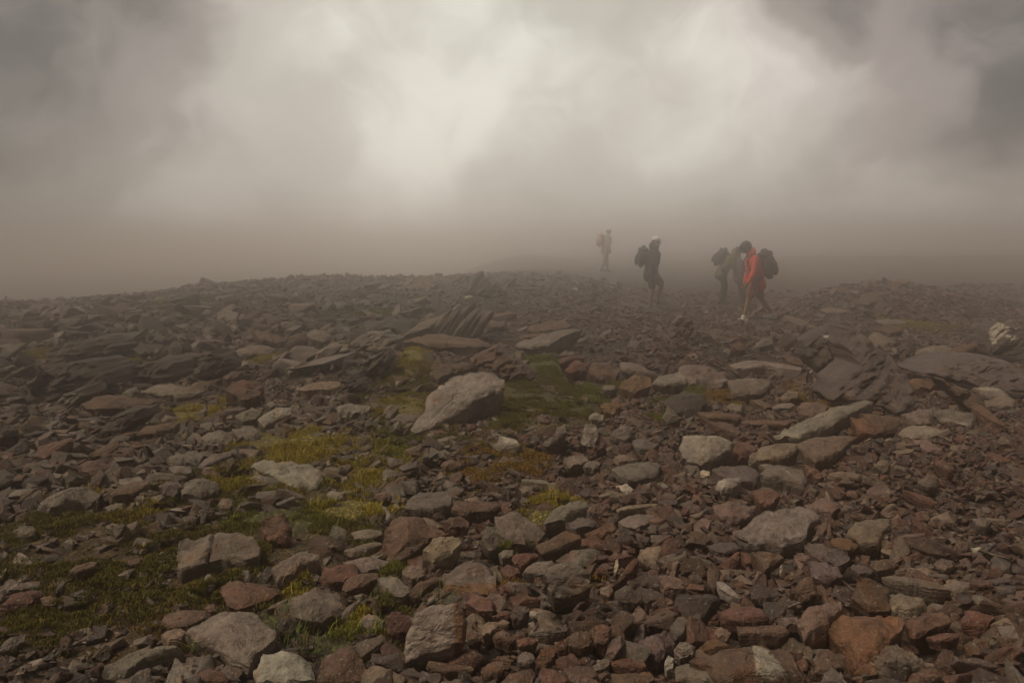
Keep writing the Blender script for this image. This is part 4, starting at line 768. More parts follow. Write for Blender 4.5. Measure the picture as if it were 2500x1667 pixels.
A|flat_rock|G|.2|grey ridge-backed slab with a dusting of pale lichen#ridge-backed slab|1340,1500 1420,1420 1580,1380 1600,1400 1470,1470 1370,1520
A|boulder|G|.3||1130,1450 1200,1390 1330,1380 1370,1430 1330,1500 1200,1480
A|stone|B|.3||520,1500 580,1440 700,1450 735,1510 680,1560 560,1550
A|boulder|D|.4||0,1220 90,1200 120,1260 120,1360 0,1380
A|flat_rock|B|.25||240,1450 260,1380 360,1340 480,1290 490,1320 400,1400 300,1480
A|boulder|D|.2||1060,500 1100,470 1190,480 1180,520 1080,540
A|flat_rock|D|.3||900,700 1000,660 1100,660 1080,720 950,760
B|boulder|G|.3|large grey boulder split by a vertical crack#split boulder|1205,880 1200,760 1220,650 1330,560 1420,545 1445,580 1480,540 1500,535 1620,540 1700,590 1750,680 1740,770 1650,800 1480,800 1350,850 1230,890|D:1425,560 1450,575 1430,660 1410,760 1390,760 1410,650
B|flat_rock|R|.1|flat red triangular slab in front of the split boulder#red triangular slab|1485,930 1590,875 1700,890 1895,945 1870,970 1640,1070 1540,1050
B|boulder|G|.3|long grey bar-shaped stone with a pale chipped end#chipped bar stone|1840,860 1850,830 1930,760 2000,700 2140,660 2160,750 2030,820 1960,890 1870,915|P:2090,670 2140,660 2160,750 2130,740
B|boulder|G|.2|blocky grey-brown boulder with dimples like a face, grass at its foot#dimpled boulder|1965,1040 1990,990 2090,930 2210,910 2280,960 2310,1070 2290,1130 2110,1200 2010,1160 1970,1110
B|flat_rock|G|.1|very large flat grey-brown slab near the lower edge#largest flat slab|1260,1230 1400,1130 1520,1070 1700,1085 1780,1150 1860,1240 1840,1290 1700,1410 1680,1480 1560,1430 1480,1330 1350,1290
B|flat_rock|B|.2|flat brown slab tucked behind the largest flat slab#tucked brown slab|1100,1140 1130,1100 1250,1070 1390,1080 1395,1130 1290,1190 1250,1210 1150,1200
B|stone|T|.4|small tan square-sided block sitting on the tucked brown slab|1090,1250 1120,1210 1240,1195 1260,1240 1200,1310 1110,1310
B|boulder|G|.3|long bone-shaped greenish grey slab at the lower edge#bone-shaped slab|700,1568 720,1490 830,1400 1000,1350 1240,1300 1270,1330 1120,1390 1000,1440 900,1500 830,1568
B|boulder|P|.15|pale rounded stone at the lower edge in front of the largest flat slab#pale rounded stone|1720,1480 1780,1370 1900,1335 2040,1370 2090,1430 2130,1568 1740,1568
B|boulder|B|.1|brown-grey tapering boulder at the lower edge beside long grass#tapering edge boulder|2140,1568 2180,1420 2280,1320 2400,1290 2440,1400 2500,1568
B|stone|R|.25|striped red-brown block at the lower edge#striped red block|1315,1500 1370,1460 1460,1465 1535,1500 1530,1568 1330,1568
B|boulder|B|.05|flat-faced dark brown stone set upright in grass above the chipped bar stone#grass-set dark stone|1760,510 1800,460 1920,425 1965,520 1960,650 1880,660 1800,600
B|flat_rock|P|.2|big pale grey pitted slab in the yellow-green moss#moss-bed slab|1700,90 1780,55 1900,70 2100,100 2170,160 2180,200 2130,260 1960,260 1850,190 1740,130
B|flat_rock|G|.3||1665,210 1740,155 1870,210 1870,240 1750,230
B|boulder|G|.2|grey flat stone with pale specks beside a darker stone in moss#pale-specked stone|1220,250 1290,200 1380,180 1470,230 1470,280 1360,325 1230,310
B|stone|U|.2||1075,240 1110,205 1210,210 1235,250 1170,330 1110,320
B|flat_rock|B|.3||740,320 800,260 900,220 1000,195 1000,250 900,320 760,340
B|boulder|G|.35|grey boulder with a wave-shaped undercut#wave-cut boulder|250,420 300,370 400,300 520,250 620,240 680,300 650,370 560,380 460,400 340,430
B|stone|G|.3||715,390 760,350 850,350 830,390 740,415
B|stone|G|.2||1470,370 1500,320 1560,320 1570,390 1500,410
B|flat_rock|B|.3|brown oval slab on pebbly ground below the wave-cut boulder#brown oval slab|470,840 510,790 620,745 660,750 630,800 520,850
B|boulder|R|.3|red-brown rounded boulder near the dark lower corner#round-backed red boulder|0,1070 20,1000 150,950 270,940 270,990 200,1050 50,1080
B|stone|B|.2|round brown cobble beside the round-backed red boulder|275,1000 330,970 390,1000 370,1050 310,1060
B|flat_rock|G|.3||60,960 100,910 270,880 260,930 150,950
B|stone|G|.2||370,960 420,880 445,890 420,960 390,980
B|boulder|G|.2|grey-green smooth stone in the dark lower corner|0,1320 70,1260 170,1240 160,1290 60,1370 0,1370
B|stone|G|.2||90,550 130,500 220,500 240,570 170,600
B|flat_rock|G|.3||1140,120 1170,100 1290,110 1290,170 1180,170
B|stone|P|.2||2210,300 2240,260 2320,290 2320,330 2270,340
B|boulder|R|.2|red-brown domed stone with pale flecks above the dimpled boulder#red domed stone|2170,870 2190,780 2300,750 2400,760 2420,860 2250,910
B|stone|G|.2||2220,590 2250,500 2320,510 2351,560 2350,640 2280,640
B|flat_rock|G|.3||0,1060 0,960 40,930 30,1000
B|stone|B|.3||1830,820 1850,790 1880,770 1900,790 1870,830
B|stone|B|.2||1380,1070 1400,1030 1450,1030 1460,1080 1420,1100
B|stone|P|.3|tiny whitish stone on the dim mossy ground|430,620 460,600 500,610 490,640
B|flat_rock|T|.3||1800,1100 1850,1050 1930,1000 1945,1005 1880,1070
B|stone|D|.1||1860,1180 1900,1120 1960,1130 1990,1200 1960,1260 1890,1240
B|stone|B|.2||860,770 890,730 960,725 950,760
B|stone|G|.2||790,850 860,800 910,790 870,850
"""
def parse():
    out = []
    for ln in ROCK_DATA.strip().splitlines():
        f = ln.split('|'); lab, _, short = f[4].partition('#')
        pts = [tuple(map(float, p.split(','))) for p in f[5].split()]
        pat = []
        if len(f) > 6:
            for q in f[6].split(';'):
                k, _, pp = q.partition(':'); pat.append((k, [tuple(map(float, p.split(','))) for p in pp.split()]))
        out.append((f[0], f[1], f[2], float(f[3]), lab, short, pts, pat))
    return out
for n_, (crop, nm, tk, sp, lab, short, pts, pat) in enumerate(parse()):
    r = fin_outcrop(crop, FINS[short], tk, 700 + n_) if short in FINS else fin_outcrop(crop, [pts], tk, 700 + n_, STAND[short][1], nm, STAND[short][0], pat, .085) if short in STAND else traced_rock(crop, nm, tk, sp, lab, pts, pat, 100 + n_)
    if r: r['lab'] = lab; r['short'] = short; r['nv'] = len(pts); ROCKS.append(r)

# labels: the striking rocks carry their own; every other is told by its look and the striking rocks round it
MARKS = [r for r in ROCKS if r['short']]
used = {r['lab'].lower() for r in ROCKS if r['lab']}
def look(r):
    sz = 'small ' if r['w'] < 38 else ('large ' if r['w'] > 120 else '')
    a = r['w'] / max(r['h'], 1)
    sh = 'upright stone' if a < .85 else ('thin slab' if a > 3.1 else ('flat slab' if a > 2.2 and r['name'] == 'flat_rock' else ('long stone' if a > 2.2 else ('boulder' if r['name'] == 'boulder' else ('blunt slab' if r['name'] == 'flat_rock' else ('triangular stone' if r['nv'] <= 4 else 'stone'))))))
    return sz, CWORD[r['tk']], sh
def relation(r, m):
    dx, dy = r['u'] - m['u'], r['v'] - m['v']
    if abs(dx) > 1.3 * abs(dy) * 1.0: return 'beside'
    return 'in front of' if dy > 0 else 'behind'
for r in ROCKS:
    if r['lab']: continue
    sz, cw, sh = look(r)
    ms = sorted(MARKS, key=lambda m: math.hypot(r['u'] - m['u'], 1.5 * (r['v'] - m['v'])))[:7]
    done = False
    for m in ms[:2]:
        v1 = (r['u'] - m['u'], r['v'] - m['v'])
        for k in ms:
            if k is m: continue
            v2 = (k['u'] - m['u'], k['v'] - m['v'])
            cosv = (v1[0] * v2[0] + v1[1] * v2[1]) / (math.hypot(*v1) * math.hypot(*v2) + 1e-6)
            if cosv < .3: continue
            between = cosv > .8 and math.hypot(*v1) < math.hypot(*v2)
            cand = f"{sz}{cw} {sh} between the {m['short']} and the {k['short']}" if between else f"{sz}{cw} {sh} {relation(r, m)} the {m['short']}, toward the {k['short']}"
            if cand.lower() not in used and len(cand.replace('-', '_').split()) <= 16: done = True; break
        if done: break
    if not done:
        for m in ms:
            cand = f"{sz}{cw} {sh} {relation(r, m)} the {m['short']}"
            if cand.lower() not in used: done = True; break
    r['lab'] = cand; used.add(cand.lower())
for r in ROCKS: tag(r['o'], r['lab'], 'rock', 'rocks strewn over the misty slope')

# ------------------------------------------------------------------ loose stones
def ico(sub):
    bm = bmesh.new(); bmesh.ops.create_icosphere(bm, subdivisions=sub, radius=1)
    V = np.array([v.co[:] for v in bm.verts]); F = np.array([[v.index for v in f.verts] for f in bm.faces]); bm.free(); return V, F
def stone_shapes(lod, count, seed):
    """Angular broken stones: hulls of a few random points, worn and pitted where they show large. Returns [(V, F3)]."""
    rs = np.random.default_rng(seed); out = []
    for k in range(count):
        npt = rs.integers(9, 15); p = rs.uniform(-1, 1, (npt, 3)); p = np.sign(p) * np.abs(p) ** .55; p /= np.maximum(1, np.linalg.norm(p * [.8, .8, .75], axis=1))[:, None]
        if rs.uniform() < .65: p[:, 2] = np.where(rs.uniform(size=npt) < .5, 1, -1) * rs.uniform(.8, 1)     # split plates
        bm = bmesh.new()
        for q in p: bm.verts.new(q)
        r = bmesh.ops.convex_hull(bm, input=bm.verts[:])
        bmesh.ops.delete(bm, geom=list({v for v in bm.verts if not v.link_faces}), context='VERTS')
        bmesh.ops.dissolve_limit(bm, angle_limit=R(9), verts=bm.verts[:], edges=bm.edges[:])
        if lod >= 2: bmesh.ops.bevel(bm, geom=bm.edges[:] + bm.verts[:], offset=.05 if lod == 2 else .07, segments=1 if lod < 4 else 2, affect='EDGES', profile=.6, clamp_overlap=True)
        bmesh.ops.triangulate(bm, faces=bm.faces[:])
        if lod >= 3:
            bmesh.ops.subdivide_edges(bm, edges=[e_ for e_ in bm.edges if e_.calc_length() > .18], cuts=2 if lod == 3 else 4, use_grid_fill=True)
            bmesh.ops.triangulate(bm, faces=bm.faces[:])
            bmesh.ops.subdivide_edges(bm, edges=[e_ for e_ in bm.edges if e_.calc_length() > (.22 if lod == 3 else .11)], cuts=1, use_grid_fill=True)
            bmesh.ops.triangulate(bm, faces=bm.faces[:]); bm.normal_update()
            bmesh.ops.smooth_vert(bm, verts=bm.verts[:], factor=.4, use_axis_x=True, use_axis_y=True, use_axis_z=True)
        bm.verts.index_update(); V = np.array([v.co[:] for v in bm.verts]); F = np.array([[v.index for v in f.verts] for f in bm.faces]); bm.free()
        V = V - (V.max(0) + V.min(0)) / 2; V /= np.abs(V).max(0)
        if lod >= 3: V = V * (1 + .07 * fbm(V * 2.2 + k * 7, 4, k) + .03 * fbm(V * 7 + k, 2, k))[:, None]
        out.append((V, F))
    return out
LOD = {1: stone_shapes(1, 30, 1), 2: stone_shapes(2, 30, 2), 3: stone_shapes(3, 22, 3), 4: stone_shapes(4, 12, 4)}
print('LOD verts', {k: int(np.mean([len(v[0]) for v in x])) for k, x in LOD.items()})
HX0, HY0, HS = -24.0, 1.2, .025
HW, HH = int(48 / HS), int(33 / HS)
gx_ = HX0 + (np.arange(HW) + .5) * HS; gy_ = HY0 + (np.arange(HH) + .5) * HS
_x, _y = np.repeat(gx_[None], HH, 0).ravel(), np.repeat(gy_[:, None], HW, 1).ravel(); _z = ground_z(_x, _y)
_uv, _f = to_px(np.stack([_x, _y, _z], -1)); MD, _ = zone_density(_uv)
HM = (_z - sink(_x, _y, MD)).reshape(HH, HW).astype(np.float32); GR = HM.copy(); del _x, _y, _z, _uv, _f, MD
def rot(z, tx, ty):
    cz, sz = math.cos(z), math.sin(z); cx_, sx_ = math.cos(tx), math.sin(tx); cy2, sy2 = math.cos(ty), math.sin(ty)
    Rz = np.array([[cz, -sz, 0], [sz, cz, 0], [0, 0, 1]]); Rx = np.array([[1, 0, 0], [0, cx_, -sx_], [0, sx_, cx_]]); Ry = np.array([[cy2, 0, sy2], [0, 1, 0], [-sy2, 0, cy2]])
    return Ry @ Rx @ Rz
class Heap:
    def __init__(s): s.V = []; s.F = []; s.C = []; s.U = []; s.n = 0; s.S = []
    def add(s, V, F, c, U, sm=False): s.S.append(np.full(len(F), sm)); s.V.append(V); s.F.append(F + s.n); s.n += len(V); s.C.append(np.tile(c, (len(V), 1))); s.U.append(U)
    def build(s, name):
        o = make_mesh(name, np.concatenate(s.V), np.concatenate(s.F), col=np.concatenate(s.C), uvw=np.concatenate(s.U), mat=ROCK)
        o.data.polygons.foreach_set('use_smooth', np.concatenate(s.S)); return o
def region(uv, y):
    """How thick loose stones lie at a place (0 to 1) and how red they are, for stone radius classes."""
    u, v = uv[..., 0], uv[..., 1]
    redm = smooth(900, 1500, u + (v - 1100) * .3)
    scree = smooth(1000, 1350, u - (1450 - v) * .9 + 350)      # the stony fan toward the lower right
    return redm, scree
PAL_G = np.array([TONES[k] for k in 'GGPBDTUB']) * ALB; PAL_R = np.array([TONES[k] for k in 'RRKBRGKTUBB']) * ALB
heapL, heapS = Heap(), Heap()
def scatter(n, r0, r1, heap, seed, ymax=30, dens=None, flat=(.2, .52), ymin=2.3, power=2.0, occ=True):
    rs = np.random.default_rng(seed); cnt = 0
    # candidates over the visible wedge, evenly per square metre
    y = np.sqrt(rs.uniform(ymin ** 2, ymax ** 2, n)); x = rs.uniform(-.78, .78, n) * y
    ok = np.abs(x) < 23; x, y = x[ok], y[ok]
    z = ground_z(x, y); P = np.stack([x, y, z], -1); uv, f = to_px(P)
    ok = (uv[:, 0] > -260) & (uv[:, 0] < 2760) & (uv[:, 1] < 1950); x, y, uv, f = x[ok], y[ok], uv[ok], f[ok]
    d = dens(uv, x, y) if dens is not None else np.ones(len(x))
    keep = rs.uniform(size=len(x)) < d
    if occ:
        rpx = r0 * 1.3 * FPX / f
        for (au, av) in (((0, 0), (0, -.8), (.7, -.3), (-.7, -.3)) if r0 >= .1 else ((0, 0), (0, -.35))):
            ui = np.clip(((uv[:, 0] + au * rpx) / 4).astype(int), 0, 625); vi = np.clip(((uv[:, 1] + av * rpx) / 4).astype(int), 0, 417)
            keep &= ~OCC[vi, ui]
    for (hx, hy, _, _) in PADS: keep &= np.hypot(x - hx, y - hy) > .75 if r1 > .05 else True
    x, y, uv, f = x[keep], y[keep], uv[keep], f[keep]
    redm, scree = region(uv, y); gz = ground_z(x, y)
    rad = r0 * (r1 / r0) ** (rs.uniform(size=len(x)) ** power)
    order = np.argsort(-rad)
    for k in order:
        r = rad[k]; ppx = r * FPX / f[k]
        lod = 4 if ppx > 60 else (3 if ppx > 24 else (2 if ppx > 8 else 1))
        shp = LOD[lod]; V0, F = shp[rs.integers(len(shp))]
        sx_ = 1.0; sy_ = rs.uniform(.42, .85); sz_ = rs.uniform(*flat)
        i0, i1 = int((x[k] - r * .8 - HX0) / HS), int((x[k] + r * .8 - HX0) / HS) + 1
        j0, j1 = int((y[k] - r * .8 - HY0) / HS), int((y[k] + r * .8 - HY0) / HS) + 1
        if i0 < 1 or j0 < 1 or i1 >= HW - 1 or j1 >= HH - 1: continue
        W = HM[j0:j1, i0:i1]
        base = float(W.mean())
        if r < .16 and base > gz[k] + .012: continue        # the pile is full here
        tx = math.atan((float(W[-1].mean()) - float(W[0].mean())) / max(1.2 * r, .03)) * .8 if r > .025 else 0
        ty = -math.atan((float(W[:, -1].mean()) - float(W[:, 0].mean())) / max(1.2 * r, .03)) * .8 if r > .025 else 0
        tx = max(-.7, min(.7, tx)) + rs.normal() * .24; ty = max(-.7, min(.7, ty)) + rs.normal() * .30
        Sv = V0 * np.array([sx_, sy_, sz_]) * r
        V = Sv @ rot(rs.uniform(0, 6.28), tx, ty).T
        cz = base + sz_ * r * rs.uniform(.25, .8)
        V = V + np.array([x[k], y[k], cz])
        pal = PAL_R if rs.uniform() < .12 + redm[k] * .82 else PAL_G
        c = pal[rs.integers(len(pal))] * rs.uniform(.5, 1.12)
        if r < .05 and rs.uniform() < .003: c = np.array(TONES['W']) * rs.uniform(.35, .75)
        heap.add(V, F, c, Sv + rs.uniform(0, 60, 3), lod >= 3); cnt += 1
        if r > .02:
            q = .62; ii0, ii1 = int((x[k] - r * q - HX0) / HS), int((x[k] + r * q - HX0) / HS) + 1; jj0, jj1 = int((y[k] - r * q - HY0) / HS), int((y[k] + r * q - HY0) / HS) + 1
            HM[jj0:jj1, ii0:ii1] = np.maximum(HM[jj0:jj1, ii0:ii1], cz + sz_ * r * .6)
    return cnt
def moss_cut(uv):
    d, _ = zone_density(uv); return 1 - np.clip(d * 1.9 - .12, 0, 1)
def dirt_cut(uv):     # bare dirt and the dark gravel: few larger stones
    k = np.ones(len(uv))
    for (cx, cy_, rx, ry, s) in ((1290,1150,230,70,.85),(1480,845,90,34,.8),(2400,1260,140,110,.8),(1790,880,150,20,.5),(2330,1180,120,60,.5),(250,1450,190,130,.75),(450,1330,120,60,.5),(1900,870,60,20,.7),(2000,720,90,22,.5),(2300,760,150,20,.6)):
        k *= 1 - s * (1 - smooth(.6, 1.2, np.hypot((uv[:, 0] - cx) / rx, (uv[:, 1] - cy_) / ry)))
    return k
def d_big(uv, x, y):
    l = 1 - smooth(700, 1300, uv[:, 0]); band = smooth(700, 780, uv[:, 1]) * (1 - smooth(1120, 1250, uv[:, 1]))
    return (.14 + .86 * l * band) * (1 - .85 * smooth(18, 22, y)) * moss_cut(uv) * dirt_cut(uv) * (1 - .9 * smooth(1150, 1300, uv[:, 1]))
def d_mid(uv, x, y):
    _, s = region(uv, y); lo = smooth(1150, 1400, uv[:, 1])
    return (.22 + .78 * s * (.4 + .6 * lo) + .3 * (1 - smooth(500, 1100, uv[:, 0])) * (1 - lo)) * moss_cut(uv) * dirt_cut(uv)
def d_sm(uv, x, y):
    _, s = region(uv, y); return (.45 + .55 * s) * (1 - .5 * smooth(18, 22, y)) * (.3 + .7 * moss_cut(uv)) * (.35 + .65 * dirt_cut(uv))
def d_gr(uv, x, y): return (.35 + .65 * (1 - dirt_cut(uv))) * (.35 + .65 * moss_cut(uv))
c = [scatter(4600, .12, .36, heapL, 1, dens=d_big, ymin=7.5, ymax=29),
     scatter(15000, .07, .15, heapL, 2, dens=d_mid, ymin=5, ymax=28),
     scatter(7000, .06, .115, heapL, 8, dens=d_mid, ymax=8, power=.9),
     scatter(12000, .045, .08, heapL, 3, dens=d_mid, ymax=9, power=1.3),
     scatter(48000, .03, .075, heapS, 4, dens=d_sm, ymax=22, power=1.6),
     scatter(24000, .02, .045, heapS, 5, dens=d_sm, ymax=9, power=1.5),
     scatter(42000, .009, .022, heapS, 6, dens=d_gr, ymax=10, power=1.5, occ=True)]
# rubble heaped on the mound
c.append(scatter(30000, .05, .17, heapL, 7, ymin=17.5, ymax=23.5, dens=lambda uv, x, y: np.exp(-(((x - 9.6) / 2.9) ** 2 + ((y - 20.3) / 2.0) ** 2)) * .5))
print('STONES', c, heapL.n, heapS.n)
a = heapL.build('loose_stones'); tag(a, 'loose red, brown and grey stones lying between the larger rocks', 'stones', kind='stuff')
a = heapS.build('gravel'); tag(a, 'small stones and gravel covering the whole slope', 'gravel', kind='stuff')

# ------------------------------------------------------------------ moss and grass
def height_at(x, y):
    i = np.clip(((x - HX0) / HS).astype(int), 0, HW - 1); j = np.clip(((y - HY0) / HS).astype(int), 0, HH - 1)
    return np.minimum(HM[j, i], GR[j, i] + .05)
def blades(n, hmin, hmax, wmin, wmax, seed, zones, lean=.5, dmul=1.0, ymax=24):
    rs = np.random.default_rng(seed); xs = []; zi = []
    for zi_, (cx, cy_, rx, ry, k, cc) in enumerate(ZONES):
        if cc not in zones: continue
        p0 = hit(cx, cy_)
        if p0 is None or p0[1] > ymax: continue
        # candidates in the patch's own ellipse on the ground
        a_, b_ = hit(cx - rx, cy_), hit(cx + rx, cy_); f_, e_ = hit(cx, cy_ + ry), hit(cx, cy_ - ry)
        if a_ is None or b_ is None or f_ is None: continue
        if e_ is None: e_ = p0 * 2 - f_
        wx = abs(b_[0] - a_[0]) / 2; wy = min(abs(e_[1] - f_[1]) / 2, 2.0); my = (e_[1] + f_[1]) / 2 if abs(e_[1] - f_[1]) < 4 else p0[1]
        m_ = int(n * wx * wy * 3.14 * k * dmul)
        r_ = np.sqrt(rs.uniform(size=m_)); th = rs.uniform(0, 6.283, m_)
        px_ = p0[0] + wx * r_ * np.cos(th) * 1.12; py_ = my + wy * r_ * np.sin(th) * 1.12
        edge = 1 - smooth(.7, 1.05, r_)
        nz_ = fbm(np.stack([px_ * 5, py_ * 5, np.zeros(m_)], -1), 3, 40)
        kp = rs.uniform(size=m_) < np.clip(.42 + 2.2 * nz_, 0, 1) * (.15 + .85 * edge)
        xs.append(np.stack([px_[kp], py_[kp]], -1)); zi.append(np.full(kp.sum(), zi_))
    if not xs: return None
    xy = np.concatenate(xs); zi = np.concatenate(zi); m_ = len(xy)
    g = height_at(xy[:, 0], xy[:, 1]) + .018 * (1 + fbm(np.stack([xy[:, 0] * 12, xy[:, 1] * 12, xy[:, 0] * 0], -1), 2, 4)) - .006
    clump = fbm(np.stack([xy[:, 0] * 14, xy[:, 1] * 14, xy[:, 0] * 0], -1), 3, 41)
    h = rs.uniform(hmin, hmax, m_) * (1 + .7 * clump); wd = rs.uniform(wmin, wmax, m_)
    an = rs.uniform(0, 6.283, m_); ld = rs.uniform(0, 6.283, m_); la = rs.uniform(.1, 1, m_) * lean * h
    b = np.stack([xy[:, 0], xy[:, 1], g + .01 * clump], -1); sd_ = np.stack([np.cos(an), np.sin(an), 0 * an], -1) * wd[:, None]
    ldv = np.stack([np.cos(ld), np.sin(ld), 0 * ld], -1) * la[:, None]; up = np.array([0, 0, 1.0])
    mid = b + up * (h * .6)[:, None] + ldv * .35; tip = b + up * h[:, None] + ldv
    V = np.stack([b - sd_, b + sd_, mid - sd_ * .7, mid + sd_ * .7, tip], 1).reshape(-1, 3)
    k = np.arange(m_)[:, None] * 5
    F4 = k + np.array([[0, 1, 3, 2]]); F3 = k + np.array([[2, 3, 4]])
    cols = np.zeros((m_, 3))
    for q, z in enumerate(ZONES):
        s_ = zi == q
        if s_.any():
            pal = np.array(GREENS[z[5]]) * (1.75, 1.65, 1.3); cols[s_] = pal[(np.abs(clump[s_] * 3 + rs.uniform(0, len(pal), s_.sum())).astype(int)) % len(pal)]
    cols *= rs.uniform(.55, 1.35, (m_, 1)) * (1 + .35 * clump[:, None])
    return V, [F4, F3], np.repeat(np.clip(cols, .005, .6), 5, 0)
r_ = blades(95000, .008, .022, .0014, .0030, 50, 'yogm', lean=.9, dmul=1.3)
tag(make_mesh('moss', r_[0], r_[1], col=r_[2], mat=PLANT, smoothf=False), 'yellow-green and rusty moss cushions between the rocks', 'moss', kind='stuff')
print('MOSS', len(r_[0]))
r_ = blades(5000, .025, .06, .0016, .003, 51, 'gy', lean=1.2, ymax=13)
V1, F1, C1 = r_
# tufts of longer, broader grass blades among the near stones: (px, py, blades, length)
rs = np.random.default_rng(60); tv = []; tf4 = []; tf3 = []; tcl = []; nb = 0
for (u, v, cnt, ln) in ((1028,1500,16,.11),(1085,1475,12,.13),(920,1560,60,.10),(950,1600,50,.09),(975,1625,30,.09),(735,1560,50,.10),(760,1580,40,.09),(700,1500,40,.08),(915,1475,26,.09),(470,1590,30,.09),(1240,1395,16,.06),(1030,1460,14,.09),(720,1530,36,.1),(880,1625,40,.08),(1325,1400,12,.07),(580,1330,30,.07),(1380,1250,40,.08),(960,1390,30,.05),(800,1660,40,.1),(560,1445,14,.1)):
    g0 = hit(u, v)
    if g0 is None: continue
    for q in range(cnt):
        b0 = g0 + np.array([rs.normal() * .035, rs.normal() * .03, 0]); b0[2] = float(height_at(b0[:1], b0[1:2])[0])
        an = rs.uniform(0, 6.28); d = np.array([math.cos(an), math.sin(an), 0]); s2 = np.array([-d[1], d[0], 0]) * rs.uniform(.0012, .0028)
        L_ = ln * rs.uniform(.5, 1.2); bend = rs.uniform(.15, 1.0)
        pts = [b0 + d * L_ * bend * t ** 1.6 + np.array([0, 0, L_ * (t - .35 * bend * t * t)]) for t in (0, .35, .7, 1)]
        for t, p in zip((1, .9, .6), pts[:3]): tv += [p - s2 * t, p + s2 * t]
        tv.append(pts[3]); tf4 += [[nb, nb + 1, nb + 3, nb + 2], [nb + 2, nb + 3, nb + 5, nb + 4]]; tf3.append([nb + 4, nb + 5, nb + 6]); nb += 7
        cc = np.array([(.10, .15, .03), (.15, .17, .04), (.19, .13, .035)][rs.choice(3, p=[.5, .35, .15])]) * rs.uniform(.6, 1.2); tcl += [cc] * 7
n0 = len(V1); tf4 = np.array(tf4) + n0; tf3 = np.array(tf3) + n0
o = make_mesh('grass', np.concatenate([V1, np.array(tv)]), [np.concatenate([F1[0], tf4]), np.concatenate([F1[1], tf3])], col=np.concatenate([C1, np.array(tcl)]), mat=PLANT, smoothf=False)
tag(o, 'thin green and straw-coloured grass blades growing among the stones', 'grass', kind='stuff')

# ------------------------------------------------------------------ hikers
def loft(rings, seg=14):
    """rings: (centre, a, b[, frame]) along a spine; closed with rounded ends."""
    C = [np.array(r[0], float) for r in rings]; V = []; n = len(rings)
    for i, r in enumerate(rings):
        t = C[min(i + 1, n - 1)] - C[max(i - 1, 0)]; t /= max(np.linalg.norm(t), 1e-9)
        ref = np.array([0, 1.0, 0]) if abs(t[1]) < .9 else np.array([0, 0, 1.0])
        bb = ref - t * (ref @ t); bb /= np.linalg.norm(bb); ff = np.cross(bb, t)
        ends = []
        if i == 0: ends = [(-.85, .45), (-.5, .85)]
        for (o_, s_) in ends: V.append(np.array([C[i] + t * o_ * min(r[1], r[2]) + (ff * r[1] * math.cos(a) + bb * r[2] * math.sin(a)) * s_ for a in np.linspace(0, 2 * math.pi, seg, endpoint=False)]))
        V.append(np.array([C[i] + ff * r[1] * math.cos(a) + bb * r[2] * math.sin(a) for a in np.linspace(0, 2 * math.pi, seg, endpoint=False)]))
        if i == n - 1:
            for (o_, s_) in [(.5, .85), (.85, .45)]: V.append(np.array([C[i] + t * o_ * min(r[1], r[2]) + (ff * r[1] * math.cos(a) + bb * r[2] * math.sin(a)) * s_ for a in np.linspace(0, 2 * math.pi, seg, endpoint=False)]))
    k = len(V); V = np.concatenate(V); ids = np.arange(k * seg).reshape(k, seg)
    F = [list(q) for q in np.stack([ids[:-1], np.roll(ids[:-1], -1, 1), np.roll(ids[1:], -1, 1), ids[1:]], -1).reshape(-1, 4)]
    F.append(list(ids[0][::-1])); F.append(list(ids[-1]))
    return V, F
def blob(name, parts, voxel, mat, parent, smooth_n=3, folds=0.0, seed=0, label=None):
    bm_v = []; bm_f = []; n = 0
    for V, F in parts: bm_v += [tuple(v) for v in V]; bm_f += [[int(i) + n for i in f] for f in F]; n += len(V)
    me = bpy.data.meshes.new(name); me.from_pydata(bm_v, [], bm_f)
    bm = bmesh.new(); bm.from_mesh(me); bmesh.ops.recalc_face_normals(bm, faces=bm.faces); bm.to_mesh(me); bm.free()
    t = bpy.data.objects.new(name, me); COL.objects.link(t)
    m = t.modifiers.new('r', 'REMESH'); m.mode = 'VOXEL'; m.voxel_size = voxel; m.use_smooth_shade = True
    if smooth_n: s = t.modifiers.new('s', 'SMOOTH'); s.iterations = smooth_n; s.factor = .5
    dg = bpy.context.evaluated_depsgraph_get(); ev = t.evaluated_get(dg); m2 = bpy.data.meshes.new_from_object(ev)
    bpy.data.objects.remove(t); bpy.data.meshes.remove(me); m2.name = name
    if folds:
        nv = len(m2.vertices); co = np.empty(nv * 3); m2.vertices.foreach_get('co', co); co = co.reshape(-1, 3); no = np.empty(nv * 3); m2.vertices.foreach_get('normal', no); no = no.reshape(-1, 3)
        w_ = fbm(co * np.array([9, 9, 16]) + seed, 3, seed); co = co + no * (folds * (1 - 2 * np.abs(w_)))[:, None] - no * folds * .5
        m2.vertices.foreach_set('co', co.ravel()); m2.update()
    m2.materials.clear(); m2.materials.append(mat)
    m2.polygons.foreach_set('use_smooth', np.ones(len(m2.polygons), bool))
    o = bpy.data.objects.new(name, m2); COL.objects.link(o); o.parent = parent
    if label: o['label'] = label
    return o
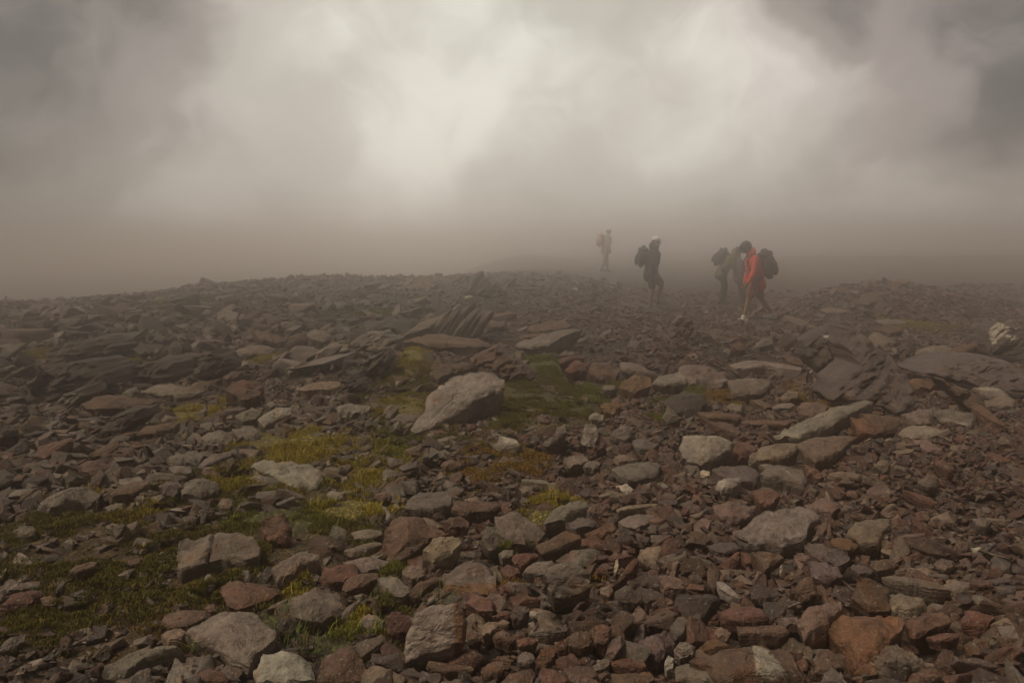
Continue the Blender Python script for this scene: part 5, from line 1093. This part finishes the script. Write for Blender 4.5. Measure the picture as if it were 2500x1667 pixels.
def ell(c, r, seg=14, rings=9, Rm=None):
    V = [] ; c = np.array(c, float)
    for i in range(1, rings):
        p = math.pi * i / rings
        for j in range(seg):
            a = 2 * math.pi * j / seg; V.append((r[0] * math.sin(p) * math.cos(a), r[1] * math.sin(p) * math.sin(a), r[2] * math.cos(p)))
    V = np.array(V + [(0, 0, r[2]), (0, 0, -r[2])])
    if Rm is not None: V = V @ Rm.T
    V = V + c; F = []
    for i in range(rings - 2):
        for j in range(seg): F.append([i * seg + j, (i + 1) * seg + j, (i + 1) * seg + (j + 1) % seg, i * seg + (j + 1) % seg])
    t = len(V) - 2
    for j in range(seg): F.append([t, j, (j + 1) % seg]); F.append([t + 1, (rings - 2) * seg + (j + 1) % seg, (rings - 2) * seg + j])
    return V, F
def ry(a):   # pitch about the lateral axis, positive nods forward (+x)
    return np.array([[math.cos(a), 0, math.sin(a)], [0, 1, 0], [-math.sin(a), 0, math.cos(a)]])
SKIN = cloth('weathered_skin', (.30, .16, .10), .55, 20, .25, .001)
def hand(wrist, d, side):
    """palm, four curled fingers and a thumb along direction d."""
    d = np.array(d, float); d /= np.linalg.norm(d); lat = np.cross(d, [0, 1, 0]); lat /= np.linalg.norm(lat)    # fingers spread in the sagittal plane
    inn = np.array([0, -side, 0.0]); P = []
    w0 = np.array(wrist, float)
    P.append(loft([(w0 - d * .01, .024, .020), (w0 + d * .04, .038, .016), (w0 + d * .085, .040, .014)]))
    for k, L_ in enumerate((.066, .075, .070, .055)):
        b = w0 + d * .085 + lat * (.028 - .019 * k); r0 = .0092
        p1 = b + d * L_ * .42 + inn * .008; p2 = p1 + d * L_ * .27 + inn * .017; p3 = p2 + d * L_ * .16 + inn * .02
        P.append(loft([(b - d * .02, r0, r0), (p1, r0 * .95, r0 * .95), (p2, r0 * .88, r0 * .88), (p3, r0 * .75, r0 * .75)], 8))
    b = w0 + d * .03 + lat * .03; p1 = b + d * .028 + lat * .022 + inn * .01; p2 = p1 + d * .03 + lat * .006 + inn * .012
    P.append(loft([(b, .012, .012), (p1, .0105, .0105), (p2, .009, .009)], 8))
    return P
def person(key, heading, cfg, label, height=1.76):
    """Hiker facing local +x. Angles in degrees, forward positive."""
    S = height / 1.76; H = {}
    lean = R(cfg.get('lean', 6)); hp = R(cfg.get('head', 15)); Z = np.array
    legs = []
    for sgn, (ta, sa) in zip((1, -1), cfg['legs']):
        hipo = Z([0, sgn * .095, 0]); kn = hipo + .445 * Z([math.sin(R(ta)), 0, -math.cos(R(ta))]); an = kn + .43 * Z([math.sin(R(sa)), 0, -math.cos(R(sa))])
        legs.append([hipo, kn, an])
    low = min(l[2][2] for l in legs); pz = .085 - low
    for l in legs:
        for p in l: p[2] += pz
    mid = (legs[0][2][0] + legs[1][2][0]) / 2
    up = Z([math.sin(lean), 0, math.cos(lean)]); fw = Z([math.cos(lean), 0, -math.sin(lean)])
    pel = Z([0, 0, pz]); waist = pel + up * .16; chest = pel + up * .34; shl = pel + up * .50; nk = pel + up * .545 + fw * .01
    hd = nk + ry(lean + hp * .55) @ Z([.02, 0, .175]); Rh = ry(lean + hp)
    root = bpy.data.objects.new('person', None); COL.objects.link(root)
    P = FOOT[key]; ang = R(heading)
    root.rotation_euler = (0, 0, ang); root.scale = (S, S, S)
    cx_ = mid * S; root.location = (P[0] - cx_ * math.cos(ang), P[1] - cx_ * math.sin(ang), P[2] - .012)
    tag(root, label, 'person', 'hikers crossing the misty slope')
    body = []
    body.append(loft([(pel - up * .02, .115, .155), (waist, .10, .135), (chest, .115, .155), (shl - up * .03, .10, .165), (shl + up * .02, .06, .10), (nk, .055, .058), (nk + up * .06 + fw * .01, .052, .055)], 18))
    body.append(ell(hd, (.098, .076, .118), 18, 12, Rh))
    body.append(ell(hd + Rh @ Z([.035, 0, -.055]), (.062, .055, .065), 14, 9, Rh))                # jaw
    body.append(loft([(hd + Rh @ Z([.085, 0, .01]), .012, .012), (hd + Rh @ Z([.112, 0, -.028]), .014, .016)], 8))   # nose
    body.append(loft([(hd + Rh @ Z([.09, -.035, .022]), .01, .01), (hd + Rh @ Z([.09, .035, .022]), .01, .01)], 8))   # brow
    body.append(loft([(hd + Rh @ Z([.088, -.02, -.062]), .008, .008), (hd + Rh @ Z([.088, .02, -.062]), .008, .008)], 8))   # lips
    for s_ in (1, -1): body.append(ell(hd + Rh @ Z([-.005, s_ * .078, -.012]), (.02, .010, .032), 10, 7, Rh))
    for (h_, k_, a_) in legs:
        body.append(loft([(h_ + Z([0, 0, .02]), .088, .085), (h_ * .6 + k_ * .4, .078, .075), (k_ + Z([0, 0, .03]), .056, .054), (k_ * .93 + a_ * .07, .055, .050), (k_ * .68 + a_ * .32 - Z([.012, 0, 0]), .057, .052), (k_ * .2 + a_ * .8, .036, .034), (a_, .036, .034)], 14))
        body.append(loft([(a_ + Z([-.045, 0, -.03]), .036, .034), (a_ + Z([.06, 0, -.045]), .030, .040), (a_ + Z([.14, 0, -.058]), .018, .036)], 10))
    arms = []
    for sgn, (ua, fa) in zip((1, -1), cfg['arms']):
        s0 = shl - up * .035 + Z([0, sgn * .185, 0]); out = .04 * sgn
        el_ = s0 + .29 * Z([math.sin(R(ua)), 0, -math.cos(R(ua))]) + Z([0, out, 0]); wr = el_ + .255 * Z([math.sin(R(fa)), 0, -math.cos(R(fa))]) - Z([0, out * .6, 0])
        arms.append((s0, el_, wr, (wr - el_))); body.append(loft([(s0, .052, .052), (el_, .040, .040), (wr, .027, .030)], 12)); body += hand(wr, wr - el_, sgn)
    blob('body', body, .0075, SKIN, root, 2)
    J = cfg['jacket']
    jk = [loft([(pel - up * .13, .178, .198), (pel + up * .02, .168, .190), (waist, .165, .185), (chest, .178, .200), (shl - up * .04, .148, .205), (shl + up * .01, .085, .13), (nk - up * .005, .072, .078)], 20)]
    for (s0, el_, wr, _) in arms:
        jk.append(loft([(s0 + Z([0, 0, .0]), .078, .076), (s0 * .5 + el_ * .5, .070, .068), (el_, .062, .062), (el_ * .45 + wr * .55, .055, .054), (el_ * .06 + wr * .94, .044, .044)], 14))
    if cfg.get('hood') == 'down':
        jk.append(loft([(nk + Rh @ Z([-.035, 0, .02]), .085, .115), (nk + Rh @ Z([-.085, 0, .075]), .075, .105), (nk + Rh @ Z([-.085, 0, .12]), .045, .075)], 14))
        jk.append(loft([(nk + fw * .05 - up * .02, .055, .085), (nk + fw * .05 + up * .05, .05, .075)], 12))
    blob('jacket', jk, .011, J, root, 3, folds=.010, seed=cfg.get('seed', 1))
    if cfg.get('hood') == 'up':
        blob('hood', [ell(hd + Rh @ Z([-.018, 0, .012]), (.122, .108, .138), 18, 12, Rh), loft([(hd + Rh @ Z([-.05, 0, -.10]), .10, .10), (nk - up * .01, .11, .12)], 14)], .009, J, root, 3, folds=.005)
    low_ = []
    for (h_, k_, a_) in legs:
        if cfg.get('trousers'):
            low_.append(loft([(h_ + Z([0, 0, .05]), .118, .105), (h_ * .5 + k_ * .5, .096, .090), (k_, .078, .076), (k_ * .5 + a_ * .5, .076, .070), (k_ * .08 + a_ * .92, .066, .062)], 14))
        else:
            low_.append(loft([(h_ + Z([0, 0, .05]), .120, .105), (h_ * .6 + k_ * .4, .108, .098), (h_ * .16 + k_ * .84, .094, .090)], 14))
    low_.append(loft([(pel - up * .06, .135, .172), (pel + up * .08, .125, .16)], 16))
    blob('trousers' if cfg.get('trousers') else 'shorts', low_, .011, cfg['legwear'], root, 3, folds=.008, seed=3)
    for (h_, k_, a_) in legs:
        tilt = ry(R(cfg.get('foot', 0)))
        s_ = blob('shoe', [loft([(a_ + Z([-.065, 0, -.045]), .042, .040), (a_ + Z([.03, 0, -.045]), .042, .044), (a_ + Z([.11, 0, -.055]), .034, .050), (a_ + Z([.185, 0, -.062]), .024, .040)], 12),
                   loft([(a_ + Z([-.005, 0, -.03]), .052, .045), (a_ + Z([-.005, 0, .03]), .05, .044)], 12)], .008, cfg['shoes'], root, 2)
        blob('sole', [loft([(a_ + Z([-.085, 0, -.078]), .012, .042), (a_ + Z([.05, 0, -.082]), .012, .046), (a_ + Z([.13, 0, -.082]), .012, .054), (a_ + Z([.205, 0, -.074]), .010, .036)], 14)], .006, cfg['soles'], s_, 1)
        sk = blob('sock', [loft([(a_ + Z([0, 0, .0]), .042, .040), (a_ * .86 + k_ * .14, .044, .041)], 12)], .006, cfg['socks'], root, 1) if cfg.get('socks') else None
    if cfg.get('cap'):
        cp = blob('cap', [ell(hd + Rh @ Z([-.008, 0, .058]), (.112, .090, .080), 18, 12, Rh)], .007, cfg['cap'], root, 2)
        blob('peak', [loft([(hd + Rh @ Z([.08, 0, .05]), .010, .070), (hd + Rh @ Z([.135, 0, .048]), .008, .066), (hd + Rh @ Z([.175, 0, .034]), .007, .045)], 14)], .006, cfg['cap'], cp, 1)
        blob('hair', [ell(hd + Rh @ Z([-.025, 0, .005]), (.092, .083, .095), 14, 9, Rh)], .008, cfg['hairm'], root, 1)
    elif cfg.get('hairm') and cfg.get('hood') != 'up':
        hs = cfg.get('hairsize', 1)
        blob('hair', [ell(hd + Rh @ Z([-.020, 0, .030]), (.112 * hs, .098 * hs, .112 * hs), 18, 12, Rh), ell(hd + Rh @ Z([.03, 0, .07]), (.09, .08, .06), 14, 9, Rh)], .009, cfg['hairm'], root, 1, folds=.012, seed=5)
    # backpack: worn, a thing of its own
    if cfg.get('pack'):
        pm, accent, (pd, pw, ph), plab = cfg['pack']
        br = bpy.data.objects.new('backpack', None); COL.objects.link(br); br.location = root.location; br.rotation_euler = root.rotation_euler; br.scale = root.scale
        tag(br, plab, 'backpack', 'backpacks worn by the hikers')
        bc = pel + up * (.30 + cfg.get('packup', 0)) - fw * (.155 + pd * .5)
        def bx(c, a, b, hgt, pw_=.55):   # rounded bag standing along the spine
            R_ = []
            for t in np.linspace(-1, 1, 9):
                k = (1 - abs(t) ** 3.2) ** .45 if abs(t) < 1 else .35
                k = max(k, .42); R_.append((c + up * hgt / 2 * t, a * k, b * (k * .5 + .5)))
            return loft(R_, 20)
        blob('bag', [bx(bc, pd * .62, pw / 2, ph * .86)], .011, pm, br, 3, folds=.012, seed=8)
        blob('lid', [bx(bc + up * ph * .40 + fw * .01, pd * .60, pw / 2 * .92, ph * .26)], .010, pm, br, 3, folds=.008, seed=9)
        blob('pocket', [bx(bc - up * ph * .14 - fw * pd * .52, pd * .26, pw / 2 * .72, ph * .5)], .010, accent, br, 3, folds=.006, seed=10)
        for sgn in (1, -1):
            y_ = sgn * .105; pts = [bc + up * ph * .30 + fw * pd * .4, shl + up * .055 - fw * .03, shl + up * .04 + fw * .075, shl - up * .06 + fw * .165, waist + up * .06 + fw * .165, waist + fw * .06]
            blob('strap', [loft([(p + Z([0, y_ * (1.0 if q_ < 4 else 1.55), 0]), .011, .028) for q_, p in enumerate(pts)], 10)], .007, accent, br, 1)
        blob('hip_belt', [loft([(pel + up * .05 - fw * .12 + Z([0, sgn * .1, 0]), .02, .03), (pel + up * .05 + Z([0, sgn * .19, 0]), .03, .012)], 10) for sgn in (1, -1)], .008, accent, br, 1)
    return root
HAIR = cloth('dark_hair', (.018, .013, .010), .6, 40, .6, .006)
OLIVE = cloth('olive_pack_fabric', (.030, .027, .016), .75, 12, .5, .006); BLACK = cloth('black_shell_fabric', (.016, .013, .012), .7, 12, .5, .006)
ORANGE = cloth('orange_red_shell', (.74, .070, .022), .55, 10, .35, .006); DKPACK = cloth('black_pack_fabric', (.014, .012, .012), .7, 16, .5, .006)
OLJ = cloth('olive_green_jacket', (.13, .125, .045), .75, 12, .4, .006); GREYJ = cloth('slate_grey_jacket', (.11, .095, .10), .75, 12, .4, .006)
DKT = cloth('dark_trouser_fabric', (.020, .016, .018), .85, 12, .4); MAROON = cloth('dark_maroon_shorts', (.26, .075, .05), .85, 12, .4)
WHITE = cloth('white_cotton', (.78, .76, .76), .7, 30, .12, .001); SHOEW = cloth('dusty_white_shoe', (.80, .77, .70), .6, 24, .45, .003)
SHOEG = cloth('grey_green_boot', (.13, .14, .12), .7, 20, .4); SHOED = cloth('dark_boot_leather', (.03, .025, .02), .6, 20, .4)
PALEJ = cloth('fog_paled_jacket', (.36, .31, .25), .8, 12, .4); TAN = cloth('fog_paled_trousers', (.28, .24, .19), .85, 12, .4); FARO = cloth('fog_paled_orange_pack', (.46, .26, .18), .7, 12, .4)  # far hiker's cloth lightened toward the mist: fog put into the colours
person('orange', 183, dict(lean=13, head=36, legs=[(25, 14), (-20, -38)], arms=[(8, 26), (-4, 24)], jacket=ORANGE, hood='down', legwear=MAROON, shoes=SHOEW, soles=SHOEW, hairm=HAIR, hairsize=1.12, seed=2,
       packup=-.05, pack=(OLIVE, DKPACK, (.27, .36, .58), 'bulky dark olive backpack on the hiker in the orange hooded jacket')),
       'person in a bright orange-red hooded jacket and shorts, head bowed, striding in white shoes', 1.86)
person('cap', -8, dict(lean=7, head=-4, legs=[(38, -12), (4, -6)], arms=[(4, 14), (-4, 18)], jacket=BLACK, hood='down', legwear=DKT, shoes=SHOEG, soles=SHOEW, hairm=HAIR, cap=WHITE, seed=4,
       pack=(DKPACK, DKPACK, (.22, .32, .48), 'black daypack on the hiker in the white cap')),
       'person in a white peaked cap, black jacket and dark shorts stepping with one knee raised', 1.88)
person('olive', -4, dict(lean=30, head=26, legs=[(14, -6), (4, -12)], arms=[(18, 30), (10, 26)], jacket=OLJ, legwear=DKT, trousers=True, shoes=SHOED, soles=SHOED, hairm=HAIR, seed=6,
       pack=(OLIVE, DKPACK, (.25, .34, .52), 'dark rounded backpack on the stooping hiker in olive')),
       'person in an olive jacket and dark trousers stooping forward under a heavy backpack', 1.78)
person('grey', 188, dict(lean=8, head=20, legs=[(-6, -16), (-16, -30)], arms=[(2, 14), (-6, 8)], jacket=GREYJ, hood='up', legwear=DKT, trousers=True, shoes=SHOED, soles=SHOED, hairm=HAIR, seed=7),
       'person in a grey hooded jacket, hood up, half hidden in fog beyond the orange jacket', 1.74)
person('far', 12, dict(lean=6, head=6, legs=[(10, 2), (-10, -18)], arms=[(8, 24), (-6, 20)], jacket=PALEJ, legwear=TAN, trousers=True, shoes=SHOEG, soles=SHOED, hairm=HAIR, cap=WHITE, seed=9,
       pack=(FARO, FARO, (.24, .34, .5), 'faint orange backpack on the hiker almost lost in fog')),
       'most distant person, almost lost in fog, wearing a pale cap', 1.78)

# ------------------------------------------------------------------ haze
def box(name, lo, hi):
    V = np.array([(x, y, z) for x in (lo[0], hi[0]) for y in (lo[1], hi[1]) for z in (lo[2], hi[2])], float)
    F = np.array([[0, 1, 3, 2], [4, 6, 7, 5], [0, 4, 5, 1], [2, 3, 7, 6], [0, 2, 6, 4], [1, 5, 7, 3]])
    return make_mesh(name, V, [F], smoothf=False)
zmin = float(G[:, 2].min()); print('zmin', zmin, 'zmax', float(G[:, 2].max()))
hz_ = box('haze', (-135, -135, zmin - 1), (135, 135, HAZE_TOP))
hm = bpy.data.materials.new('mountain_haze'); hm.use_nodes = True; t = hm.node_tree; t.nodes.clear()
pv = N(t, 'ShaderNodeVolumePrincipled'); pv.inputs['Color'].default_value = HAZE_COL; pv.inputs['Density'].default_value = HAZE_D; pv.inputs['Anisotropy'].default_value = HAZE_G
ou = N(t, 'ShaderNodeOutputMaterial'); t.links.new(pv.outputs[0], ou.inputs['Volume']); hz_.data.materials.append(hm)
tag(hz_, kind='stuff', label='thin brown-grey mist hanging over the whole slope', cat='haze')
